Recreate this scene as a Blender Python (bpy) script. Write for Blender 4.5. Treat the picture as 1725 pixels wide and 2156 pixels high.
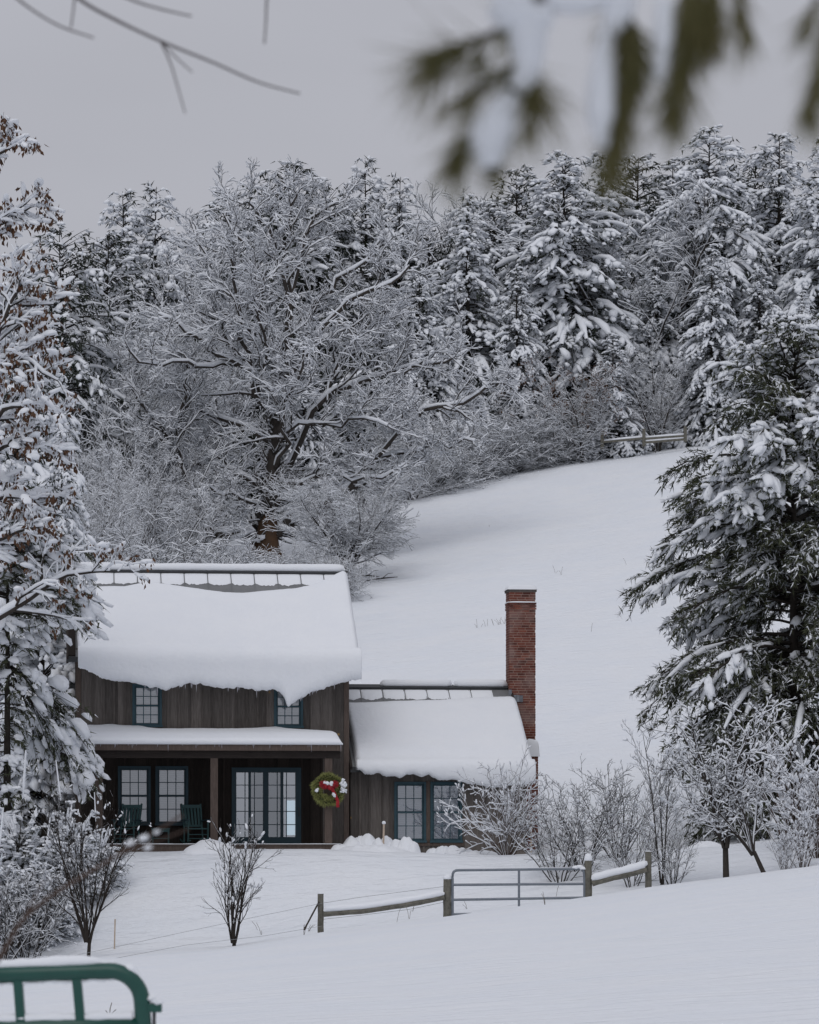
import bpy, math, random
import numpy as np

for o in list(bpy.data.objects):
    bpy.data.objects.remove(o, do_unlink=True)
SC = bpy.context.scene
COL = SC.collection
rad = math.radians

# ------------------------------------------------------------------ camera, sky, sun, exposure
EYE = 1.6            # eye height above the snow at the photographer's feet
F = 6750.0           # focal length in pixels of a 1725 x 2156 picture
CX, HY = 862.5, 1750.0   # column of the axis, row of the horizon
cam = bpy.data.cameras.new('camera')
cam.sensor_fit = 'VERTICAL'
cam.sensor_height = 36.0
cam.sensor_width = 36.0
cam.lens = F / 2156.0 * 36.0
cam.shift_y = (HY - 1078.0) / 2156.0
cam.clip_start = 0.1
cam.clip_end = 3000.0
cam.dof.use_dof = True
cam.dof.focus_distance = 95.0
cam.dof.aperture_fstop = 11.0
camo = bpy.data.objects.new('camera', cam)
COL.objects.link(camo)
camo.location = (0, 0, EYE)
camo.rotation_euler = (rad(90), 0, 0)
SC.camera = camo

SUN_EL, SUN_AZ = 50.0, 195.0      # degrees; azimuth clockwise from +Y (behind the photographer, a little left)
W = bpy.data.worlds.new('World')
SC.world = W
W.use_nodes = True
nt = W.node_tree
nt.nodes.clear()
out = nt.nodes.new('ShaderNodeOutputWorld')
bg = nt.nodes.new('ShaderNodeBackground')
bg.inputs['Strength'].default_value = 0.1
sky = nt.nodes.new('ShaderNodeTexSky')
sky.sky_type = 'NISHITA'
sky.sun_disc = False
sky.sun_elevation = rad(SUN_EL)
sky.sun_rotation = rad(SUN_AZ)
hs = nt.nodes.new('ShaderNodeHueSaturation')
hs.inputs['Saturation'].default_value = 0.25
nt.links.new(sky.outputs[0], hs.inputs['Color'])
tc = nt.nodes.new('ShaderNodeTexCoord')
sep = nt.nodes.new('ShaderNodeSeparateXYZ')
nt.links.new(tc.outputs['Generated'], sep.inputs[0])
mr = nt.nodes.new('ShaderNodeMapRange')        # overcast sky: zenith three times the horizon
mr.inputs['From Min'].default_value = 0.0
mr.inputs['From Max'].default_value = 1.0
mr.inputs['To Min'].default_value = 3.35
mr.inputs['To Max'].default_value = 5.4
nt.links.new(sep.outputs['Z'], mr.inputs['Value'])
mp = nt.nodes.new('ShaderNodeMapping')
mp.inputs['Scale'].default_value = (2.0, 2.0, 7.0)
nt.links.new(tc.outputs['Generated'], mp.inputs[0])
nz = nt.nodes.new('ShaderNodeTexNoise')
nz.inputs['Scale'].default_value = 2.2
nz.inputs['Detail'].default_value = 3.0
nt.links.new(mp.outputs[0], nz.inputs['Vector'])
mr2 = nt.nodes.new('ShaderNodeMapRange')
mr2.inputs['To Min'].default_value = 0.90
mr2.inputs['To Max'].default_value = 1.10
nt.links.new(nz.outputs[0], mr2.inputs['Value'])
mul = nt.nodes.new('ShaderNodeMath')
mul.operation = 'MULTIPLY'
nt.links.new(mr.outputs[0], mul.inputs[0])
nt.links.new(mr2.outputs[0], mul.inputs[1])
tint = nt.nodes.new('ShaderNodeVectorMath')
tint.operation = 'SCALE'
tint.inputs[0].default_value = (0.99, 1.005, 1.115)
nt.links.new(mul.outputs[0], tint.inputs['Scale'])
mx = nt.nodes.new('ShaderNodeMix')
mx.data_type = 'RGBA'
mx.inputs['Factor'].default_value = 0.93
nt.links.new(hs.outputs[0], mx.inputs[6])
nt.links.new(tint.outputs[0], mx.inputs[7])
nt.links.new(mx.outputs[2], bg.inputs['Color'])
nt.links.new(bg.outputs[0], out.inputs[0])

sl = bpy.data.lights.new('sun', 'SUN')
sl.energy = 0.6
sl.angle = rad(40)
sl.color = (1.0, 0.97, 0.94)
so = bpy.data.objects.new('sun', sl)
COL.objects.link(so)
so.location = (0, 0, 60)
# lamp shines along -Z: tilt it so that light comes from (SUN_EL, SUN_AZ)
so.rotation_euler = (rad(90 - SUN_EL), 0, rad(180 - SUN_AZ))

SC.view_settings.view_transform = 'Standard'
SC.view_settings.look = 'None'
SC.view_settings.gamma = 1.0
SC.view_settings.exposure = 0.17
SC.view_settings.use_curve_mapping = False
SC.render.engine = 'CYCLES'
SC.cycles.max_bounces = 6
SC.cycles.diffuse_bounces = 4
SC.cycles.glossy_bounces = 3
SC.cycles.transmission_bounces = 2
SC.cycles.transparent_max_bounces = 8
SC.cycles.caustics_reflective = False
SC.cycles.caustics_refractive = False
SC.cycles.use_denoising = True

# ------------------------------------------------------------------ small maths
def norm(v):
    return v / np.maximum(np.linalg.norm(v, axis=-1, keepdims=True), 1e-9)

def sstep(a, b, x):
    t = np.clip((np.asarray(x, float) - a) / (b - a), 0, 1)
    return t * t * (3 - 2 * t)

def vnoise(x, y, seed=0):
    x = np.asarray(x, float); y = np.asarray(y, float)
    xi = np.floor(x).astype(np.int64); yi = np.floor(y).astype(np.int64)
    fx = x - xi; fy = y - yi
    fx = fx * fx * (3 - 2 * fx); fy = fy * fy * (3 - 2 * fy)
    def h(a, b):
        n = (a * 374761393 + b * 668265263 + seed * 974711) & 0x7fffffff
        n = ((n ^ (n >> 13)) * 1274126177) & 0x7fffffff
        return ((n ^ (n >> 16)) & 0xffff) / 65535.0
    a = h(xi, yi); b = h(xi + 1, yi); c = h(xi, yi + 1); d = h(xi + 1, yi + 1)
    return (a * (1 - fx) + b * fx) * (1 - fy) + (c * (1 - fx) + d * fx) * fy * 1.0

def fbm(x, y, seed=0, oct=4):
    s = 0; a = 0.5; t = 0
    for i in range(oct):
        s = s + a * vnoise(x * 2 ** i, y * 2 ** i, seed + i * 17); t += a; a *= 0.5
    return s / t - 0.5

def P(px, py, d):
    """world point seen at picture position (px, py) at depth d"""
    return np.array([(px - CX) / F * d, d, EYE + (HY - py) / F * d])

# ------------------------------------------------------------------ ground height
_CX = [-40, -9.84, -7.84, -4.31, -2.14, .94, 4.31, 5.73, 7.6, 9.84, 40]
_CH = [-5.0, -3.14, -2.97, -2.72, -2.40, -2.0, -1.56, -1.33, -1.08, -.76, 2.6]
_HX = [-40, -14, -9, -5, -2.4, 0, 2, 6, 10, 40]
_HH = [-3.0, -.95, -.60, -.52, -.46, -.56, -.6, -.6, -.25, 3.0]
_D = [80, 88, 92, 98, 106, 120, 150, 177, 200, 213, 225, 245, 300, 420, 900]
_HILL = [-1.2, -.55, -.3, .35, 1.75, 4.5, 10.1, 15.6, 20.7, 23.1, 24.0, 24.8, 26, 22, 0]
_T = [.1, .08, .08, .08, .085, .09, .11, .135, .145, .15, .14, .12, .08, .03, 0]
_dd = np.arange(-20, 900, 1.0)
def _smooth(tab):
    v = np.interp(_dd, _D, tab)
    k = np.exp(-np.arange(-9, 10) ** 2 / 30.0); k /= k.sum()
    return np.convolve(np.pad(v, 9, mode='edge'), k, 'valid')
_hs, _ts = _smooth(_HILL), _smooth(_T)

def G(x, y):
    """ground height at world (x, y)"""
    x = np.asarray(x, float); y = np.asarray(y, float)
    xc = 40 * np.tanh(x / 40.0)
    hc = np.interp(xc, _CX, _CH)
    f = (y - 10) / 66.0
    near = (1 - f) * (-1.55 + .05 * xc) + f * hc
    hh = np.interp(xc, _HX, _HH)
    # behind the crest: a dip, then the bank up to the house
    s1 = sstep(78.5, 85.6, y)
    mid = (hc - .16 * sstep(76, 78, y)) * (1 - s1) + hh * s1
    xt = 60 * np.tanh(x / 60.0)
    hill = np.interp(y, _dd, _hs) + np.interp(y, _dd, _ts) * xt
    s2 = sstep(89, 104, y)
    back = mid * (1 - s2) + hill * s2
    s0 = sstep(75, 77, y)
    h = near * (1 - s0) + back * s0
    h = np.where(y < 0, -1.65 + .03 * xc, h)
    amp = np.where(y < 79, .11, np.where(y < 92, .22, .30))
    h = h + amp * fbm(x / 5.0, y / 9.0, 3) + .035 * fbm(x / 1.1, y / 2.2, 9) * (y < 100)
    return EYE + h

def hit(px, py, d0=20, d1=320):
    """first ground point on the picture ray (px, py), beyond depth d0"""
    d = np.arange(d0, d1, .1)
    x = (px - CX) / F * d
    z = EYE + (HY - py) / F * d
    w = np.nonzero(G(x, d) >= z)[0]
    i = w[0] if len(w) else len(d) - 1
    return float(x[i]), float(d[i]), float(z[i])

# ------------------------------------------------------------------ mesh helpers
def mesh_np(name, V, polys, mat=None, smooth=False, mats=None, midx=None):
    V = np.ascontiguousarray(V, dtype=np.float32)
    polys = [np.asarray(p, dtype=np.int32) for p in polys if len(p)]
    me = bpy.data.meshes.new(name)
    me.vertices.add(len(V))
    me.vertices.foreach_set('co', V.ravel())
    loops = np.concatenate([p.ravel() for p in polys])
    cnt = np.concatenate([np.full(len(p), p.shape[1], np.int32) for p in polys])
    st = np.concatenate([[0], np.cumsum(cnt)[:-1]]).astype(np.int32)
    me.loops.add(len(loops))
    me.loops.foreach_set('vertex_index', loops)
    me.polygons.add(len(cnt))
    me.polygons.foreach_set('loop_start', st)
    me.polygons.foreach_set('use_smooth', np.full(len(cnt), bool(smooth)))
    if mat: me.materials.append(mat)
    for m in (mats or []): me.materials.append(m)
    if midx is not None:
        me.polygons.foreach_set('material_index', np.asarray(midx, np.int32))
    me.update(calc_edges=True)
    return me

class Geo:
    """collects vertices and faces for one mesh"""
    def __init__(s): s.V = []; s.F = {}; s.n = 0
    def add(s, V, *Fs):
        V = np.asarray(V, float).reshape(-1, 3)
        for f in Fs:
            f = np.asarray(f, np.int64)
            if len(f): s.F.setdefault(f.shape[1], []).append(f + s.n)
        s.V.append(V); s.n += len(V)
        return s
    def box(s, a, b, c, d, e, f, bev=0.0):
        """box from x a..b, y c..d, z e..f"""
        V = np.array([[x, y, z] for x in (a, b) for y in (c, d) for z in (e, f)], float)
        return s.add(V, [[0, 1, 3, 2], [4, 6, 7, 5], [0, 4, 5, 1], [2, 3, 7, 6], [0, 2, 6, 4], [1, 5, 7, 3]])
    def bar(s, p, q, w, h, up=(0, 0, 1)):
        """rectangular bar from p to q, w wide, h high"""
        p = np.asarray(p, float); q = np.asarray(q, float)
        t = norm(q - p); u = np.asarray(up, float)
        a = np.cross(t, u)
        if np.linalg.norm(a) < 1e-4: a = np.cross(t, [1, 0, 0])
        a = norm(a); b = np.cross(a, t)
        V = [r + a * i * w / 2 + b * j * h / 2 for r in (p, q) for i, j in ((-1, -1), (1, -1), (1, 1), (-1, 1))]
        return s.add(V, [[0, 3, 2, 1], [4, 5, 6, 7], [0, 1, 5, 4], [1, 2, 6, 5], [2, 3, 7, 6], [3, 0, 4, 7]])
    def tube(s, pts, r, S=8, caps=True):
        pts = np.asarray(pts, float)[None]; R = np.broadcast_to(np.asarray(r, float), pts.shape[1:2])[None]
        V, Fq = tubes(pts, R, S)
        s.add(V, Fq)
        if caps:
            K = pts.shape[1]; b = s.n - len(V)
            s.F.setdefault(S, []).append(np.array([[b + i for i in range(S)][::-1], [b + (K - 1) * S + i for i in range(S)]]))
        return s
    def tri(s, *a): return s.add(*a)
    def mesh(s, name, mat, smooth=False):
        return mesh_np(name, np.concatenate(s.V), [np.concatenate(f) for f in s.F.values()], mat, smooth)
    def build(s, name, mat, parent=None, smooth=False, **kw):
        return link(name, s.mesh(name, mat, smooth), parent, **kw)

def link(name, me, parent=None, **kw):
    o = bpy.data.objects.new(name, me)
    COL.objects.link(o)
    if parent is not None: o.parent = parent
    for k, v in kw.items():
        if v is not None: o[k] = v
    return o

def thing(name, label, cat, loc=(0, 0, 0), rz=0.0, group=None, scale=None):
    o = bpy.data.objects.new(name, None)
    COL.objects.link(o)
    o.location = [float(c) for c in loc]
    o.rotation_euler = (0, 0, rz)
    if scale is not None: o.scale = scale
    o['label'] = label; o['category'] = cat
    if group: o['group'] = group
    return o

def tag(o, label, cat, group=None):
    o['label'] = label; o['category'] = cat
    if group: o['group'] = group
    return o

def tubes(Pp, R, S):
    N, K = Pp.shape[:2]
    T = norm(np.gradient(Pp, axis=1))
    mt = np.abs(norm(T.mean(1))[:, 2:3])
    ref = np.where(mt > .75, np.array([[1., .1, 0]]), np.array([[0, .05, 1.]]))[:, None, :]
    A = norm(np.cross(T, np.broadcast_to(ref, T.shape))); B = np.cross(T, A)
    an = np.arange(S) / S * 2 * np.pi
    V = Pp[:, :, None] + R[:, :, None, None] * (np.cos(an)[:, None] * A[:, :, None] + np.sin(an)[:, None] * B[:, :, None])
    i = np.arange(N)[:, None, None] * K * S + np.arange(K - 1)[None, :, None] * S
    j = np.arange(S)[None, None, :]; j2 = (j + 1) % S
    Fq = np.stack([i + j, i + j2, i + S + j2, i + S + j], -1).reshape(-1, 4)
    return V.reshape(-1, 3), Fq

def _ico(level):
    t = (1 + 5 ** .5) / 2
    V = [(-1, t, 0), (1, t, 0), (-1, -t, 0), (1, -t, 0), (0, -1, t), (0, 1, t), (0, -1, -t), (0, 1, -t), (t, 0, -1), (t, 0, 1), (-t, 0, -1), (-t, 0, 1)]
    Fc = [(0, 11, 5), (0, 5, 1), (0, 1, 7), (0, 7, 10), (0, 10, 11), (1, 5, 9), (5, 11, 4), (11, 10, 2), (10, 7, 6), (7, 1, 8),
          (3, 9, 4), (3, 4, 2), (3, 2, 6), (3, 6, 8), (3, 8, 9), (4, 9, 5), (2, 4, 11), (6, 2, 10), (8, 6, 7), (9, 8, 1)]
    V = [np.array(v) / np.linalg.norm(v) for v in V]
    for _ in range(level):
        c = {}; N = []
        def m(a, b):
            k = (min(a, b), max(a, b))
            if k not in c:
                v = V[a] + V[b]; V.append(v / np.linalg.norm(v)); c[k] = len(V) - 1
            return c[k]
        for a, b, d in Fc:
            x, y, z = m(a, b), m(b, d), m(d, a)
            N += [(a, x, z), (b, y, x), (d, z, y), (x, y, z)]
        Fc = N
    return np.array(V), np.array(Fc)
ICO = [_ico(0), _ico(1), _ico(2), _ico(3)]

def blobs(rng, C, D, Sc, level=0, rough=.28, flat=.5):
    """lumps centred C (M,3), long axis D (M,3), half sizes Sc (M,3): along, across, up"""
    T, Fc = ICO[level]
    M = len(C)
    if M == 0: return np.zeros((0, 3)), np.zeros((0, 3), int)
    D = norm(D)
    A = np.cross(np.broadcast_to([0, 0, 1.], D.shape), D)
    A = np.where(np.linalg.norm(A, axis=1, keepdims=True) < 1e-3, [[1., 0, 0]], A)
    A = norm(A); U = np.cross(D, A)
    t = T[None] * (1 + rough * (rng.random((M, len(T), 1)) - .5) * 2)
    t = t * np.where(t[..., 2:3] < 0, np.array([1, 1, flat]), 1.0)
    t = t * Sc[:, None, :]
    V = C[:, None] + t[..., 0:1] * D[:, None] + t[..., 1:2] * A[:, None] + t[..., 2:3] * U[:, None]
    Fx = (Fc[None] + (np.arange(M) * len(T))[:, None, None]).reshape(-1, 3)
    return V.reshape(-1, 3), Fx

# ------------------------------------------------------------------ materials
def mat(name, col, rough=.8, spec=.3, var=None, vscale=6.0, vdet=4.0, bump=0.0, bscale=30.0, objvar=0.0, stretch=(1, 1, 1), metal=0.0, coords='Object', hi=.7, lo=.3):
    m = bpy.data.materials.new(name)
    m.use_nodes = True
    n = m.node_tree; b = n.nodes['Principled BSDF']
    b.inputs['Base Color'].default_value = (*col, 1)
    b.inputs['Roughness'].default_value = rough
    b.inputs['Specular IOR Level'].default_value = spec
    b.inputs['Metallic'].default_value = metal
    tc = n.nodes.new('ShaderNodeTexCoord'); mp = n.nodes.new('ShaderNodeMapping')
    mp.inputs['Scale'].default_value = stretch
    n.links.new(tc.outputs[coords], mp.inputs[0])
    src = None
    if var is not None:
        nz = n.nodes.new('ShaderNodeTexNoise'); nz.inputs['Scale'].default_value = vscale; nz.inputs['Detail'].default_value = vdet
        nz.inputs['Roughness'].default_value = .65
        n.links.new(mp.outputs[0], nz.inputs['Vector'])
        r = n.nodes.new('ShaderNodeMapRange'); r.inputs['From Min'].default_value = lo; r.inputs['From Max'].default_value = hi
        n.links.new(nz.outputs[0], r.inputs['Value'])
        mx = n.nodes.new('ShaderNodeMix'); mx.data_type = 'RGBA'
        mx.inputs[6].default_value = (*col, 1); mx.inputs[7].default_value = (*var, 1)
        n.links.new(r.outputs[0], mx.inputs['Factor'])
        src = mx.outputs[2]
    if objvar:
        oi = n.nodes.new('ShaderNodeObjectInfo')
        r = n.nodes.new('ShaderNodeMapRange'); r.inputs['To Min'].default_value = 1 - objvar; r.inputs['To Max'].default_value = 1 + objvar
        n.links.new(oi.outputs['Random'], r.inputs['Value'])
        vm = n.nodes.new('ShaderNodeVectorMath'); vm.operation = 'SCALE'
        if src is None:
            vm.inputs[0].default_value = col
        else:
            n.links.new(src, vm.inputs[0])
        n.links.new(r.outputs[0], vm.inputs['Scale'])
        src = vm.outputs[0]
    if src is not None: n.links.new(src, b.inputs['Base Color'])
    if bump:
        nz = n.nodes.new('ShaderNodeTexNoise'); nz.inputs['Scale'].default_value = bscale; nz.inputs['Detail'].default_value = 4
        n.links.new(mp.outputs[0], nz.inputs['Vector'])
        bp = n.nodes.new('ShaderNodeBump'); bp.inputs['Strength'].default_value = 1.0; bp.inputs['Distance'].default_value = bump
        n.links.new(nz.outputs[0], bp.inputs['Height']); n.links.new(bp.outputs[0], b.inputs['Normal'])
    return m

M = {}
M['snow'] = mat('snow', (.815, .84, .88), .9, .1, var=(.845, .865, .895), vscale=1.2, bump=.012, bscale=9)
M['snow_fine'] = mat('snow_on_branches', (.815, .84, .88), .9, .1)
M['board'] = mat('weathered_board', (.155, .138, .126), .85, .2, var=(.088, .077, .070), vscale=5, bump=.004, bscale=22, objvar=.32, stretch=(5, 5, .45))
M['shadeboard'] = mat('porch_shade_board', (.036, .028, .024), .85, .2, var=(.02, .016, .014), vscale=5, bump=.004, bscale=22, objvar=.28, stretch=(5, 5, .45))  # porch shade painted in: a darker copy of the wall board colour
M['batten'] = mat('weathered_batten', (.15, .132, .12), .85, .2, var=(.085, .074, .067), vscale=6, objvar=.25, stretch=(5, 5, .5))
M['darkwall'] = mat('wall_sheathing', (.022, .018, .016), .9, .1)
M['trim'] = mat('stained_trim', (.12, .092, .078), .8, .25, var=(.075, .056, .047), vscale=7, bump=.003, bscale=25, objvar=.12, stretch=(4, 4, .6))
M['beam'] = mat('dark_beam', (.042, .033, .029), .8, .25, var=(.025, .02, .018), vscale=5, stretch=(.5, 4, 4))
M['teal'] = mat('teal_paint', (.032, .078, .100), .55, .4, var=(.025, .062, .080), vscale=8)
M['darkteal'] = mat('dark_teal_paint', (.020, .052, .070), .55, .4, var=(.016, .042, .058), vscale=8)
M['chair'] = mat('green_chair_paint', (.032, .088, .09), .5, .4, var=(.024, .066, .07), vscale=9)
M['metalroof'] = mat('grey_metal_roof', (.20, .205, .21), .6, .3, var=(.16, .165, .17), vscale=3, objvar=.08)
M['ridge'] = mat('dark_ridge_cap', (.04, .042, .045), .5, .4)
M['lead'] = mat('lead_flashing', (.22, .235, .26), .45, .5, var=(.12, .13, .15), vscale=9, objvar=.2)
M['mortar'] = mat('mortar', (.46, .36, .30), .9, .1, var=(.36, .27, .22), vscale=9)
M['stone'] = mat('chimney_cap_stone', (.16, .14, .13), .9, .1, var=(.10, .09, .085), vscale=8)
M['fencewood'] = mat('grey_fence_wood', (.20, .19, .16), .9, .15, var=(.09, .088, .075), vscale=9, bump=.006, bscale=30, stretch=(1, 1, 1))
M['galv'] = mat('galvanised_steel', (.20, .225, .255), .5, .4, var=(.15, .17, .2), vscale=14, metal=.25)
M['greengate'] = mat('green_gate_paint', (.006, .058, .045), .38, .5, var=(.01, .075, .058), vscale=10)
M['wire'] = mat('fence_wire', (.30, .31, .32), .5, .3)
M['greytwig'] = mat('frosted_twig_bark', (.19, .18, .18), .9, .1, var=(.12, .11, .11), vscale=14)
M['bark'] = mat('grey_bark', (.065, .056, .050), .95, .1, var=(.035, .031, .028), vscale=9, stretch=(1, 1, .4))
M['barkmaple'] = mat('brown_bark', (.075, .056, .044), .95, .1, var=(.125, .068, .036), vscale=1.1, bump=.03, bscale=5)
M['barklimb'] = mat('grey_limb_bark', (.078, .068, .061), .95, .1, var=(.05, .044, .04), vscale=2)
M['barkdark'] = mat('dark_bark', (.045, .038, .033), .95, .1, var=(.03, .026, .023), vscale=9)
M['barkred'] = mat('reddish_twig_bark', (.10, .072, .06), .9, .1, var=(.07, .05, .043), vscale=9)
M['needle'] = mat('dark_needles', (.018, .024, .018), .75, .2, var=(.034, .040, .028), vscale=1.3)
M['pine'] = mat('pine_needles', (.044, .053, .034), .7, .25, var=(.080, .086, .046), vscale=.9)
M['hemlock'] = mat('hemlock_needles', (.030, .036, .024), .75, .2, var=(.06, .062, .036), vscale=1.1)
M['nearpine'] = mat('near_pine_needles', (.115, .112, .042), .6, .3, var=(.17, .15, .062), vscale=14)
M['leaf'] = mat('dead_oak_leaves', (.13, .066, .036), .8, .2, var=(.075, .042, .028), vscale=3)
M['wreath'] = mat('wreath_greens', (.22, .25, .085), .7, .25, var=(.33, .33, .12), vscale=7)
M['ribbon'] = mat('red_ribbon', (.36, .008, .016), .55, .4, var=(.24, .005, .012), vscale=9)
M['stake'] = mat('pale_stake', (.55, .45, .36), .8, .2, var=(.42, .34, .27), vscale=12)
M['weed'] = mat('dry_weed', (.10, .085, .065), .9, .1)
M['fixture'] = mat('porch_light_glass', (.42, .42, .47), .4, .4)
M['blind'] = mat('window_blind', (.50, .46, .45), .85, .2, var=(.40, .37, .37), vscale=2)
M['blindcool'] = mat('cool_window_blind', (.34, .36, .42), .85, .2, var=(.27, .29, .35), vscale=2)
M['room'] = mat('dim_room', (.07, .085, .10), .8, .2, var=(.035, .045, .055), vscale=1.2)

def brickmat():
    m = mat('brick', (.205, .066, .045), .9, .15, var=(.15, .05, .038), vscale=9, bump=.004, bscale=60, objvar=0)
    n = m.node_tree; b = n.nodes['Principled BSDF']
    oi = n.nodes.new('ShaderNodeObjectInfo'); cr = n.nodes.new('ShaderNodeValToRGB')
    e = cr.color_ramp.elements
    e[0].position = 0; e[0].color = (.085, .034, .029, 1)
    e[1].position = 1; e[1].color = (.235, .078, .052, 1)
    for p_, c in ((.25, (.135, .046, .036)), (.55, (.185, .064, .046)), (.8, (.165, .068, .056))):
        x = e.new(p_); x.color = (*c, 1)
    n.links.new(oi.outputs['Random'], cr.inputs[0])
    # pale lime bloom on the upper chimney
    g = n.nodes.new('ShaderNodeNewGeometry'); nz = n.nodes.new('ShaderNodeTexNoise')
    nz.inputs['Scale'].default_value = 1.6; nz.inputs['Detail'].default_value = 5
    n.links.new(g.outputs['Position'], nz.inputs['Vector'])
    r = n.nodes.new('ShaderNodeMapRange'); r.inputs['From Min'].default_value = .50; r.inputs['From Max'].default_value = .72; r.inputs['To Max'].default_value = .5
    n.links.new(nz.outputs[0], r.inputs['Value'])
    mx = n.nodes.new('ShaderNodeMix'); mx.data_type = 'RGBA'
    mx.inputs[7].default_value = (.34, .27, .25, 1)
    n.links.new(r.outputs[0], mx.inputs['Factor']); n.links.new(cr.outputs[0], mx.inputs[6])
    n.links.new(mx.outputs[2], b.inputs['Base Color'])
    return m
M['brick'] = brickmat()

def knots(m):
    """a few ochre knots in the boards"""
    n = m.node_tree; b = n.nodes['Principled BSDF']
    g = n.nodes.new('ShaderNodeNewGeometry'); v = n.nodes.new('ShaderNodeTexVoronoi')
    v.inputs['Scale'].default_value = 2.1
    n.links.new(g.outputs['Position'], v.inputs['Vector'])
    r = n.nodes.new('ShaderNodeMapRange'); r.inputs['From Min'].default_value = .05; r.inputs['From Max'].default_value = .09; r.inputs['To Min'].default_value = 1; r.inputs['To Max'].default_value = 0
    n.links.new(v.outputs['Distance'], r.inputs['Value'])
    s = n.nodes.new('ShaderNodeSeparateColor'); n.links.new(v.outputs['Color'], s.inputs[0])
    t = n.nodes.new('ShaderNodeMath'); t.operation = 'GREATER_THAN'; t.inputs[1].default_value = .45; n.links.new(s.outputs[0], t.inputs[0])
    k = n.nodes.new('ShaderNodeMath'); k.operation = 'MULTIPLY'; n.links.new(r.outputs[0], k.inputs[0]); n.links.new(t.outputs[0], k.inputs[1])
    mx = n.nodes.new('ShaderNodeMix'); mx.data_type = 'RGBA'; mx.inputs[7].default_value = (.30, .19, .075, 1)
    src = b.inputs['Base Color'].links[0].from_socket
    n.links.new(src, mx.inputs[6]); n.links.new(k.outputs[0], mx.inputs['Factor']); n.links.new(mx.outputs[2], b.inputs['Base Color'])
knots(M['board'])

def blindmat(m, scale):
    """horizontal slat relief on a blind"""
    n = m.node_tree; b = n.nodes['Principled BSDF']
    tc = n.nodes.new('ShaderNodeTexCoord'); w = n.nodes.new('ShaderNodeTexWave')
    w.wave_type = 'BANDS'; w.bands_direction = 'Z'; w.inputs['Scale'].default_value = scale
    n.links.new(tc.outputs['Object'], w.inputs['Vector'])
    bp = n.nodes.new('ShaderNodeBump'); bp.inputs['Distance'].default_value = .005
    n.links.new(w.outputs['Fac'], bp.inputs['Height']); n.links.new(bp.outputs[0], b.inputs['Normal'])
blindmat(M['blind'], 5.2); blindmat(M['blindcool'], 5.2)

def glassmat(name, refl, tint):
    m = bpy.data.materials.new(name); m.use_nodes = True
    n = m.node_tree; n.nodes.clear()
    o = n.nodes.new('ShaderNodeOutputMaterial'); mx = n.nodes.new('ShaderNodeMixShader')
    t = n.nodes.new('ShaderNodeBsdfTransparent'); g = n.nodes.new('ShaderNodeBsdfGlossy')
    t.inputs[0].default_value = (*tint, 1); g.inputs['Roughness'].default_value = .03
    g.inputs[0].default_value = (.9, .95, 1, 1)
    mx.inputs[0].default_value = refl
    n.links.new(t.outputs[0], mx.inputs[1]); n.links.new(g.outputs[0], mx.inputs[2]); n.links.new(mx.outputs[0], o.inputs[0])
    return m
M['glass'] = glassmat('window_glass', .36, (.85, .88, .9))
M['glassdoor'] = glassmat('door_glass', .58, (.7, .80, .88))
em = bpy.data.materials.new('daylit_rear_window'); em.use_nodes = True
eb = em.node_tree.nodes['Principled BSDF']
eb.inputs['Base Color'].default_value = (.3, .33, .35, 1)
eb.inputs['Emission Color'].default_value = (.75, .92, 1, 1); eb.inputs['Emission Strength'].default_value = .75
M['rearwindow'] = em

# ------------------------------------------------------------------ setting: snow-covered ground
def build_ground():
    ys = np.concatenate([np.arange(-40, 8, 4), np.arange(8, 70, .8), np.arange(70, 110, .35), np.arange(110, 235, 2.0), np.arange(235, 330, 5), np.arange(330, 901, 30)])
    xs = np.concatenate([np.arange(-600, -60, 30), np.arange(-60, -14, 2.0), np.arange(-14, 14, .4), np.arange(14, 60, 2.0), np.arange(60, 601, 30)])
    X, Y = np.meshgrid(xs, ys)
    Z = G(X, Y)
    V = np.stack([X, Y, Z], -1).reshape(-1, 3)
    nx, ny = len(xs), len(ys)
    i = (np.arange(ny - 1)[:, None] * nx + np.arange(nx - 1)[None]).reshape(-1)
    Fq = np.stack([i, i + 1, i + nx + 1, i + nx], -1)
    m = mat('snow_field', (.80, .835, .885), .9, .1, var=(.84, .862, .893), vscale=.35, coords='Object')
    n = m.node_tree; b = n.nodes['Principled BSDF']
    tc = n.nodes.new('ShaderNodeTexCoord')
    mp = n.nodes.new('ShaderNodeMapping'); mp.inputs['Scale'].default_value = (.8, 2.2, 1); mp.inputs['Rotation'].default_value = (0, 0, rad(-24))
    n.links.new(tc.outputs['Object'], mp.inputs[0])
    a = n.nodes.new('ShaderNodeTexNoise'); a.inputs['Scale'].default_value = 1.1; a.inputs['Detail'].default_value = 5; a.inputs['Roughness'].default_value = .6
    n.links.new(mp.outputs[0], a.inputs['Vector'])
    c = n.nodes.new('ShaderNodeTexNoise'); c.inputs['Scale'].default_value = 7; c.inputs['Detail'].default_value = 4
    n.links.new(tc.outputs['Object'], c.inputs['Vector'])
    b1 = n.nodes.new('ShaderNodeBump'); b1.inputs['Distance'].default_value = .22; n.links.new(a.outputs[0], b1.inputs['Height'])
    b2 = n.nodes.new('ShaderNodeBump'); b2.inputs['Distance'].default_value = .012; n.links.new(c.outputs[0], b2.inputs['Height'])
    n.links.new(b1.outputs[0], b2.inputs['Normal']); n.links.new(b2.outputs[0], b.inputs['Normal'])
    link('snowy_ground', mesh_np('snowy_ground', V, [Fq], m, True), kind='structure')
build_ground()

# ------------------------------------------------------------------ the house
TH = rad(6.0)
HO = np.array([(160 - CX) / F * 88.0, 88.0, EYE - .35])
cT, sT = math.cos(TH), math.sin(TH)

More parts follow.
